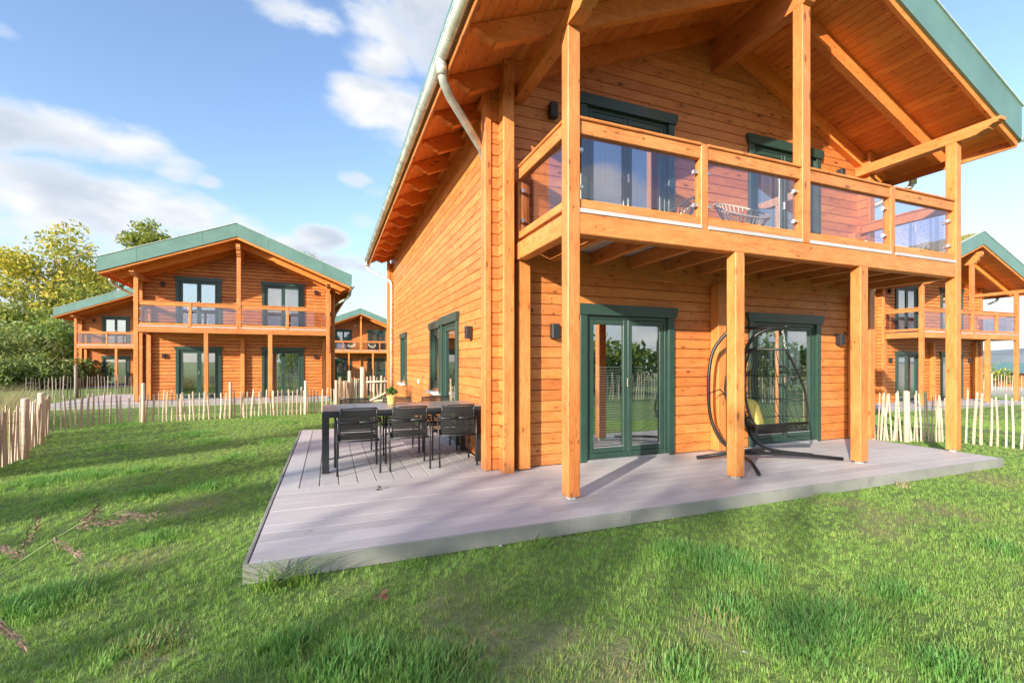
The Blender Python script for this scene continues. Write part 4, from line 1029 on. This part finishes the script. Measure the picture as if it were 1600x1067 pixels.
def make_chair():
    """faces +y; origin at floor, centre of the seat"""
    r = empty('garden_chair'); fm = 'charcoal_frame'
    hw = .255
    for sx in (-1, 1):
        b = MB(); b.tube([(sx * hw, .22, 0), (sx * (hw + .002), .20, .30), (sx * hw, .19, .60), (sx * hw, .16, .635)], .012, 8); b.build('leg', fm, r)
        b = MB(); b.tube([(sx * (hw - .01), -.28, 0), (sx * (hw - .005), -.225, .40), (sx * hw, -.20, .625)], .012, 8); b.build('leg', fm, r)
        b = MB(); b.tube([(sx * hw, .19, .63), (sx * (hw + .004), .05, .638), (sx * (hw + .002), -.12, .632), (sx * (hw - .012), -.20, .628), (sx * (hw - .06), -.245, .625), (sx * (hw - .14), -.262, .624), (0, -.27, .624)], .0135, 8); b.build('armrest', fm, r)
        b = MB(); b.tube([(sx * .215, -.19, .40), (sx * .215, -.215, .55), (sx * .21, -.245, .70), (sx * .205, -.26, .785)], .010, 8); b.build('back_frame', fm, r)
    b = MB(); b.tube([(-hw, -.225, .395), (hw, -.225, .395)], .012, 8); b.tube([(-hw, .20, .395), (hw, .20, .395)], .011, 8)
    for sx in (-1, 1): b.tube([(sx * (hw - .03), -.225, .40), (sx * (hw - .03), .2, .405)], .010, 6)
    b.build('seat_frame', fm, r)
    s = MB(); n = 16
    for i in range(n):
        y = -.20 + i * .40 / n
        s.box(-.225, .225, y + .002, y + .021, .408, .418, 'x', .003)
    s.build('seat', 'cord_black', r)
    n = 13
    for i in range(n):
        z = .435 + i * .0275; y = -.195 - (z - .42) * .18
        b = MB()
        pts = []
        for k in range(9):
            t = -1 + k / 4; pts.append((t * .212, y - .022 * (1 - t * t), z))
        vs = []; 
        for p in pts: vs += [(p[0], p[1] - .004, p[2] - .0098), (p[0], p[1] + .004, p[2] - .0098), (p[0], p[1] + .004, p[2] + .0098), (p[0], p[1] - .004, p[2] + .0098)]
        fs = [(4 * q + j, 4 * q + (j + 1) % 4, 4 * q + 4 + (j + 1) % 4, 4 * q + 4 + j) for q in range(8) for j in range(4)]
        b.add(vs, fs); b.build('back_slat', 'cord_black', r)
    b = MB(); b.tube([(-.206, -.262, .787), (-.1, -.272, .79), (0, -.276, .791), (.1, -.272, .79), (.206, -.262, .787)], .010, 8); b.build('back_frame', fm, r)
    return r
chair0 = make_chair()
cl_ = ['black slatted garden chair nearest the free end of the table, its back to the viewer', 'middle garden chair on the near side of the table, its back to the viewer', 'garden chair on the near side of the table beside the house wall',
       'garden chair across the table at the lawn end, facing the viewer', 'garden chair across the table behind the potted plant, facing the viewer', 'garden chair across the table beside the wall window, facing the viewer']
for i, (x, y, rz) in enumerate([(.325, 6.09, .02), (.945, 6.10, -.02), (1.565, 6.09, -.04), (.36, 7.10, math.pi + .03), (.98, 7.10, math.pi), (1.56, 7.09, math.pi - .05)]):
    c = chair0 if i == 0 else copy_tree(chair0)
    c.location = (x, y, .001); c.rotation_euler = (0, 0, rz); tag(c, cl_[i], 'chair', 'black garden chairs round the dining table')
def pot():
    p = Vector((.80, 6.55, .758)); r = empty('potted_plant', p); tag(r, 'small green herb in a mustard pot on the dining table', 'plant')
    b = MB(); n = 24; vs, fs = [], []
    for z, q in ((0, .05), (.01, .054), (.11, .068), (.115, .071), (.125, .071), (.125, .064), (.10, .060)):
        vs += [(q * math.cos(6.283 * i / n), q * math.sin(6.283 * i / n), z) for i in range(n)]
    for k in range(6): fs += [(k * n + i, k * n + (i + 1) % n, (k + 1) * n + (i + 1) % n, (k + 1) * n + i) for i in range(n)]
    fs += [tuple(range(n))[::-1], tuple(range(6 * n, 7 * n))]
    b.add(vs, fs, None, None, 0, True); b.build('pot', 'mustard_pot', r)
    rs = random.Random(4); b = MB()
    for _ in range(70):
        a = rs.uniform(0, 6.28); q = rs.uniform(0, .075); h = rs.uniform(.04, .10) * (1.2 - q * 6); leaf_cloud(b, (q * math.cos(a), q * math.sin(a), .12 + max(.015, h)), .02, 7, .017, rs)
    b.build('foliage', 'leaf_pot', r, fix=False)
pot()

# ------------------------------------------------------------------ egg swing
def egg_swing():
    def Q(px, py, f):
        rr = (px - 800) / FPX; u = (HOR - py) / FPX; s, c = math.sin(CAM_A), math.cos(CAM_A)
        return Vector(((rr * c + s) * f, (c - rr * s) * f, u * f + CAM_H))
    r = empty('swing_stand', (5.6, 4.6, 0)); tag(r, 'black tubular stand with splayed feet carrying the egg swing seat', 'swing stand')
    base = r.location
    def L(v): return Vector(v) - base
    f1, f2 = 6.42, 6.20
    def smooth(pts, n=5):
        o = []
        for i in range(len(pts) - 1):
            p0, p1, p2, p3 = pts[max(i - 1, 0)], pts[i], pts[i + 1], pts[min(i + 2, len(pts) - 1)]
            for k in range(n):
                t = k / n; o.append(.5 * ((2 * p1) + (p2 - p0) * t + (2 * p0 - 5 * p1 + 4 * p2 - p3) * t * t + (3 * p1 - p0 - 3 * p2 + p3) * t ** 3))
        return o + [pts[-1]]
    bar = [Vector((4.72, 5.0, .03)), Vector((5.15, 4.80, .10)), Vector((5.75, 4.50, .10)), Vector((6.06, 4.36, .08)), Vector((6.50, 4.20, .03))]
    b = MB(); b.tube([L(v) for v in bar], .024, 10); b.build('base_bar', 'black_metal', r)
    b = MB(); b.tube([L((4.70, 3.99, .03)), L((5.02, 4.38, .07)), L((5.20, 4.76, .10))], .022, 10); b.build('foot', 'black_metal', r)
    b = MB(); b.tube([L((5.20, 4.80, .10)), L((5.75, 5.02, .06)), L((6.10, 5.10, .03))], .022, 10); b.build('foot', 'black_metal', r)
    h1 = smooth([L(Q(1170, 512, 6.45)), L(Q(1150, 514, 6.5)), L(Q(1134, 522, 6.55)), L(Q(1115, 547, 6.6)), L(Q(1108, 580, 6.6)), L(Q(1107, 615, 6.6)), L(Q(1110, 650, 6.6)), L(Q(1120, 677, 6.55)), L(Q(1134, 695, 6.5)), L(Q(1160, 708, 6.42)), L((5.25, 4.74, .10))])
    b = MB(); b.tube(h1, .024, 10); b.build('hoop', 'black_metal', r)
    h2 = smooth([L(Q(1226, 512, 6.05)), L(Q(1205, 514, 6.05)), L(Q(1182, 523, 6.1)), L(Q(1167, 543, 6.15)), L(Q(1161, 570, 6.2)), L(Q(1159, 610, 6.25)), L(Q(1163, 650, 6.25)), L(Q(1175, 683, 6.3)), L(Q(1200, 701, 6.32)), L((5.85, 4.46, .11)), L((6.1, 4.34, .085))])
    b = MB(); b.tube(h2, .024, 10); b.build('hoop', 'black_metal', r)
    tA, tB = L(Q(1168, 513, 6.45)), L(Q(1228, 511, 6.05))
    b = MB(); b.tube([tA, tB], .020, 10); b.tube([tB + Vector((0, 0, -.02)), tB + Vector((0, 0, .03))], .028, 10); b.build('hanging_bar', 'black_metal', r)
    # swing seat
    s = empty('egg_swing_seat', (5.5, 4.7, .35)); tag(s, 'wide black egg swing seat of thin cords hanging in the stand', 'swing seat')
    sb = s.location
    def K(v): return Vector(v) - sb
    a0, a1 = K(Q(1174, 545, 6.35)), K(Q(1227, 546, 6.02))
    for p, q in ((K(Q(1174, 516, 6.42)), a0), (K(Q(1223, 515, 6.08)), a1)):
        n = 9; 
        ch = MB()
        for i in range(n):
            c = p.lerp(q, (i + .5) / n); R_ = (p - q).length / n * .72; w_ = .011
            pts = []
            for k in range(8):
                an = 6.283 * k / 8; off = Vector((w_ * math.cos(an), 0, 0)) if i % 2 else Vector((0, w_ * math.cos(an), 0))
                pts.append(c + off + Vector((0, 0, R_ * math.sin(an))))
            ch.tube(pts, .0035, 5, closed=True)
        ch.build('chain', 'steel', s)
    Lp = [Q(1174, 545, 6.35), Q(1166, 565, 6.3), Q(1163, 600, 6.22), Q(1166, 628, 6.15), Q(1172, 650, 6.1), Q(1182, 665, 6.05)]
    Rp = [Q(1227, 546, 6.02), Q(1243, 575, 6.1), Q(1255, 603, 6.15), Q(1261, 630, 6.15), Q(1263, 648, 6.15), Q(1262, 660, 6.15)]
    Lc, Rc = smooth([K(v) for v in Lp], 4), smooth([K(v) for v in Rp], 4)
    n = len(Lc)
    bd = (Q(1130, 620, 6.75) - Q(1190, 620, 6.15)); bd.z = 0
    def S(u, v):
        i = v * (n - 1); k = min(int(i), n - 2); t = i - k
        a = Lc[k].lerp(Lc[k + 1], t); b_ = Rc[k].lerp(Rc[k + 1], t)
        bul = (math.sin(math.pi * min(max(u, 0), 1)) ** .6) * (math.sin(math.pi * (.12 + .72 * v)) ** .8)
        z = Vector((0, 0, -.10 * math.sin(math.pi * u) * v * v))
        return a.lerp(b_, u) + bd * bul * 1.15 + z
    b = MB(); b.tube(Lc + [Rc[-1]] + Rc[::-1], .014, 8, closed=True); b.build('front_rim', 'black_metal', s)
    c = MB()
    for i in range(1, 40):
        u = i / 40; c.tube([S(u, v / 9) for v in range(10)], .0042, 4, caps=False)
    c.build('back_cords', 'cord_black', s)
    for v in (.30, .56, .84):
        b = MB(); b.tube([S(u / 14, v) for u in range(15)], .008, 6); b.build('hoop_band', 'black_metal', s)
    b = MB(); b.tube([S(u / 14, 0.0) for u in range(15)], .012, 6); b.tube([S(u / 14, 1.0) for u in range(15)], .012, 6); b.build('back_rim', 'black_metal', s)
    # seat web
    w_ = MB(); fl, fr = Lc[-1], Rc[-1]
    for i in range(22):
        t = (i + .5) / 22
        A = fl.lerp(fr, t); B = S(t, 1.0)
        w_.tube([A, A.lerp(B, .5) + Vector((0, 0, -.10)), B], .007, 5)
    for k in range(12):
        t = (k + .5) / 12
        w_.tube([(fl.lerp(fr, u / 6)).lerp(S(u / 6, 1.0), t) + Vector((0, 0, -.10 * math.sin(math.pi * t) - .004)) for u in range(7)], .007, 5)
    w_.build('seat_web', 'cord_black', s)
    st = MB(); st.tube([K(Q(1107, 615, 6.6)), K(Q(1125, 608, 6.7)), S(.4, .55)], .008, 6); st.build('tie_strap', 'black_metal', s)
    # cushion leaning in the seat
    cu = MB(); nn = 14; vs, fs = [], []
    for sgn in (1, -1):
        for i in range(nn + 1):
            for j in range(nn + 1):
                u, v = i / nn * 2 - 1, j / nn * 2 - 1
                th = .052 * max(0, (1 - u ** 4)) ** .5 * max(0, (1 - v ** 4)) ** .5; pin = 1 - .05 * (abs(u * v))
                vs.append((u * .23 * (1 - .06 * (1 - abs(v)) * abs(u)), sgn * th, v * .21 * pin))
    q = (nn + 1) ** 2
    for g in (0, 1):
        for i in range(nn):
            for j in range(nn):
                k = g * q + i * (nn + 1) + j; fs.append((k, k + 1, k + nn + 2, k + nn + 1))
    pc = Q(1180, 646, 6.33)
    co = MB(); co.add(vs, fs, None, None, 0, True); o = co.build('cushion', 'yellow_fabric', None); o.location = pc; o.rotation_euler = (R(-18), R(8), R(28))
    tag(o, 'mustard yellow cushion leaning in the egg swing', 'cushion')
egg_swing()

# ------------------------------------------------------------------ balcony chairs
def rattan_chair():
    r = empty('cord_chair'); b = MB()
    def rim(a, k=1.0): # oval shell rim, tilted back
        x = .36 * math.cos(a); y = -.33 * math.sin(a); z = .60 - .24 * math.sin(-a) * 1
        return Vector((x, -.30 * math.sin(a) * k, .49 + .18 * math.sin(a)))
    n = 36; rp = [rim(6.283 * i / n) for i in range(n)]
    b.tube(rp, .013, 6, closed=True); b.build('rim', 'cream_cord', r)
    c = MB(); ctr = Vector((0, .05, .24))
    inner = [ctr + Vector((.12 * math.cos(6.283 * i / n), -.08 * math.sin(6.283 * i / n), .03 * math.sin(6.283 * i / n))) for i in range(n)]
    for i in range(n):
        p, q = rp[i], inner[i]; m_ = p.lerp(q, .55) + Vector((0, -.02, -.07)); c.tube([p, m_, q], .007, 4, caps=False)
    c.tube(inner, .010, 5, closed=True); 
    for k in range(-3, 4): c.tube([ctr + Vector((k * .035, .08, -.02)), ctr + Vector((k * .035, -.08, .02))], .005, 4)
    c.build('cord_shell', 'cream_cord', r)
    for sx in (-1, 1):
        for sy in (-1, 1):
            t = MB(); t.tube([Vector((sx * .10, .05 + sy * .06, .30)), Vector((sx * .26, sy * .26, 0))], .009, 6); t.build('leg', 'black_metal', r)
    return r
rc = rattan_chair(); rc.location = (4.30, 4.95, 2.845); rc.rotation_euler = (0, 0, R(60)); tag(rc, 'cream cord chair on the balcony behind the glass left of the small railing post', 'chair', 'cord chairs on balconies')
for i, (loc, rz, lb) in enumerate([((5.05, 4.55, 2.845), 175, 'cream cord chair on the balcony near the ridge post, seen through the glass'), ((1.95, 46.4, 2.485), 160, 'cord chair on the distant balcony left of the ridge post'), ((3.8, 46.4, 2.485), 200, 'cord chair on the distant balcony right of the ridge post')]):
    c = copy_tree(rc); c.location = loc; c.rotation_euler = (0, 0, R(rz)); tag(c, lb, 'chair', 'cord chairs on balconies')

# ------------------------------------------------------------------ tall grasses, seed stalks, leaf litter
def reeds():
    rs = random.Random(21); b = MB()
    for _ in range(2600):
        f_ = rs.uniform(9.5, 13.0); base = at(rs.uniform(-90, 58) - 20 * rs.random(), f_)
        base.z = gz(base.x, base.y); h = rs.uniform(.7, 1.45); a = rs.uniform(0, 6.28); ln = rs.uniform(.2, .7); wv = rs.uniform(.003, .006)
        d = Vector((math.cos(a), math.sin(a), 0)); p = Vector((-d.y, d.x, 0)) * wv; vs = []
        for k in range(5):
            q = k / 4; c = base + d * ln * q * q + Vector((0, 0, h * (q - .28 * q * q))); vs += [c - p * (1 - q * .9), c + p * (1 - q * .9)]
        b.add(vs, [(2 * k, 2 * k + 1, 2 * k + 3, 2 * k + 2) for k in range(4)])
    o = b.build('tall_grass', 'reed', None, fix=False); tag(o, 'pale dry ornamental grass arching over the left fence', 'grass', kind='stuff')
reeds()
def stalk(pts, heads, label):
    r = empty('seed_stalk', pts[0]); tag(r, label, 'grass stalk', 'dry grass stalks close to the viewer'); base = Vector(pts[0])
    b = MB(); b.tube([Vector(p) - base for p in pts], [.0022 - .0012 * i / len(pts) for i in range(len(pts))], 5); b.build('stem', 'stem_green', r)
    rs = random.Random(int(pts[0][0] * 100))
    for (p, q) in heads:
        p, q = Vector(p), Vector(q); h = MB()
        for _ in range(60):
            t = rs.random(); c = p.lerp(q, t) + Vector((rs.gauss(0, .003), rs.gauss(0, .003), rs.gauss(0, .003))); d = (q - p).normalized() + Vector((rs.gauss(0, .4), rs.gauss(0, .4), rs.gauss(0, .4)))
            o1 = d.orthogonal().normalized() * .0012; h.add([c - base - o1, c - base + o1, c + d * .012 - base], [(0, 1, 2)])
        h.build('seed_head', 'seedhead', r, fix=False)
def Qp(px, py, f):
    rr = (px - 800) / FPX; u = (HOR - py) / FPX; s, c = math.sin(CAM_A), math.cos(CAM_A)
    return Vector(((rr * c + s) * f, (c - rr * s) * f, u * f + CAM_H))
stalk([Qp(-60, 1260, .9), Qp(-20, 910, .85), Qp(30, 878, .84), Qp(80, 845, .83), Qp(125, 818, .82), Qp(180, 802, .81), Qp(250, 806, .8)],
      [(Qp(27, 870, .84), Qp(62, 812, .82)), (Qp(82, 843, .83), Qp(128, 870, .8)), (Qp(120, 820, .82), Qp(155, 797, .8)), (Qp(130, 818, .82), Qp(190, 815, .81)), (Qp(180, 803, .81), Qp(245, 806, .8)), (Qp(40, 872, .84), Qp(0, 855, .86))], 'dry grass stalk with brown seed heads at the left edge, close to the viewer')
stalk([Qp(-80, 1250, .8), Qp(-40, 960, .8), Qp(0, 965, .8), Qp(20, 985, .8)], [(Qp(-5, 965, .8), Qp(36, 1008, .8)), (Qp(-30, 962, .8), Qp(8, 990, .8))], 'drooping seed head at the lower left edge')
def weeds():
    rs = random.Random(33)
    spots = [((430, 880), .40, 22, 'arching weed tuft growing against the terrace front corner'), ((475, 888), .25, 14, 'small weed tuft at the terrace front edge, right of the corner'), ((800, 815), .13, 22, 'short grass tuft under the middle of the terrace edge'), ((640, 862), .12, 16, 'short grass tuft against the terrace edge below the table'), ((1250, 768), .14, 20, 'leafy tuft under the terrace edge near the front post'), ((1370, 752), .15, 14, 'dry straw tuft beside the terrace edge at right'), ((1330, 765), .10, 22, 'low leafy weed under the right part of the terrace edge')]
    for i, ((px, py), h, n, lb) in enumerate(spots):
        x, y = G(px, py); y = min(y, 3.40) ; r = MB()
        for _ in range(n * 2):
            a = rs.uniform(0, 6.28); ln = h * rs.uniform(.3, 1.0); hh = h * rs.uniform(.4, 1.0); wv = .005 + .003 * rs.random(); bx_, by_ = rs.gauss(0, .05), rs.gauss(0, .03) - .02
            d = Vector((math.cos(a) * 1.3, -abs(math.sin(a)) * .35 + .05, 0)); p = Vector((-d.y, d.x, 0)).normalized() * wv; vs = []
            for k in range(4):
                q = k / 3; c = Vector((bx_, by_, 0)) + d * ln * q * q + Vector((0, 0, hh * (q - .35 * q * q))); vs += [c - p * (1 - q * .85), c + p * (1 - q * .85)]
            r.add(vs, [(2 * k, 2 * k + 1, 2 * k + 3, 2 * k + 2) for k in range(3)])
        o = r.build('weed', 'grass_blade' if i != 5 else 'reed', None, (x, y, gz(x, y)), fix=False); tag(o, lb, 'weed', 'weeds along the terrace edge')
    # the seed head that reaches over the deck
    b = MB(); base = Vector((*G(446, 884), -.12)); tip = Vector((.0, 4.15, .12)); tip = Qp(519, 820, 4.05)
    b.tube([Vector((0, 0, 0)), (tip - base) * .4 + Vector((0, 0, .12)), (tip - base)], [.002, .0015, .001], 4)
    for k in range(9):
        c = (tip - base) + Vector((rs.uniform(-.07, .07), rs.uniform(-.03, .03), rs.uniform(-.03, .03))); d = Vector((rs.uniform(-.02, .035), 0, -rs.uniform(.01, .03)))
        b.tube([c, c + d], [.003, .0015], 5)
    o = b.build('weed', 'seedhead', None, base, fix=False); tag(o, 'thin weed stem with dark seed head reaching over the terrace', 'weed')
weeds()
def litter():
    rs = random.Random(8)
    def leaf(px, py, sz, mat, lb, cat='leaf', z=None):
        x, y = G(px, py, -.13 if z is None else z); b = MB()
        for q in range(4 if sz > .03 else 1):
            a = rs.uniform(0, 6.28); n = 7; vs = []
            c = Vector((rs.uniform(-.5, .5) * sz, rs.uniform(-.5, .5) * sz, .01 * q))
            for k in range(n): t = k / (n - 1); wv = sz * .42 * math.sin(math.pi * t) ** .7; bx_ = (t - .5) * sz * 1.6; vs += [c + Vector((bx_, -wv, .3 * wv + .12 * sz * t)), c + Vector((bx_, wv, .3 * wv))]
            M = Matrix.Rotation(a, 4, 'Z') @ Matrix.Rotation(rs.uniform(-.4, .4), 4, 'X')
            b.add(vs, [(2 * k, 2 * k + 1, 2 * k + 3, 2 * k + 2) for k in range(n - 1)], None, M)
        o = b.build('fallen_leaf', mat, None, (x, y, (gz(x, y) + .045) if z is None else z + .004), fix=False); tag(o, lb, cat, 'leaves lying on lawn and terrace'); 
    leaf(597, 947, .045, 'dead_leaf', 'curled red-brown leaf lying on the lawn below the terrace')
    leaf(592, 765, .035, 'soil', 'small dark leaf on the terrace in front of the table', z=.001)
    leaf(482, 766, .022, 'white_plastic', 'tiny white petal on the terrace seam', z=.001)
    leaf(773, 1003, .02, 'dead_leaf', 'small brown leaf on the bare patch of lawn', z=None)
    leaf(1257, 861, .016, 'white_plastic', 'white daisy petal on the right lawn')
    leaf(1167, 1035, .018, 'white_plastic', 'white petal near the bottom right lawn tuft')
    leaf(782, 862, .016, 'white_plastic', 'white petal on grass beside the terrace edge')
    leaf(270, 745, .02, 'white_plastic', 'white petal on the left lawn')
litter()
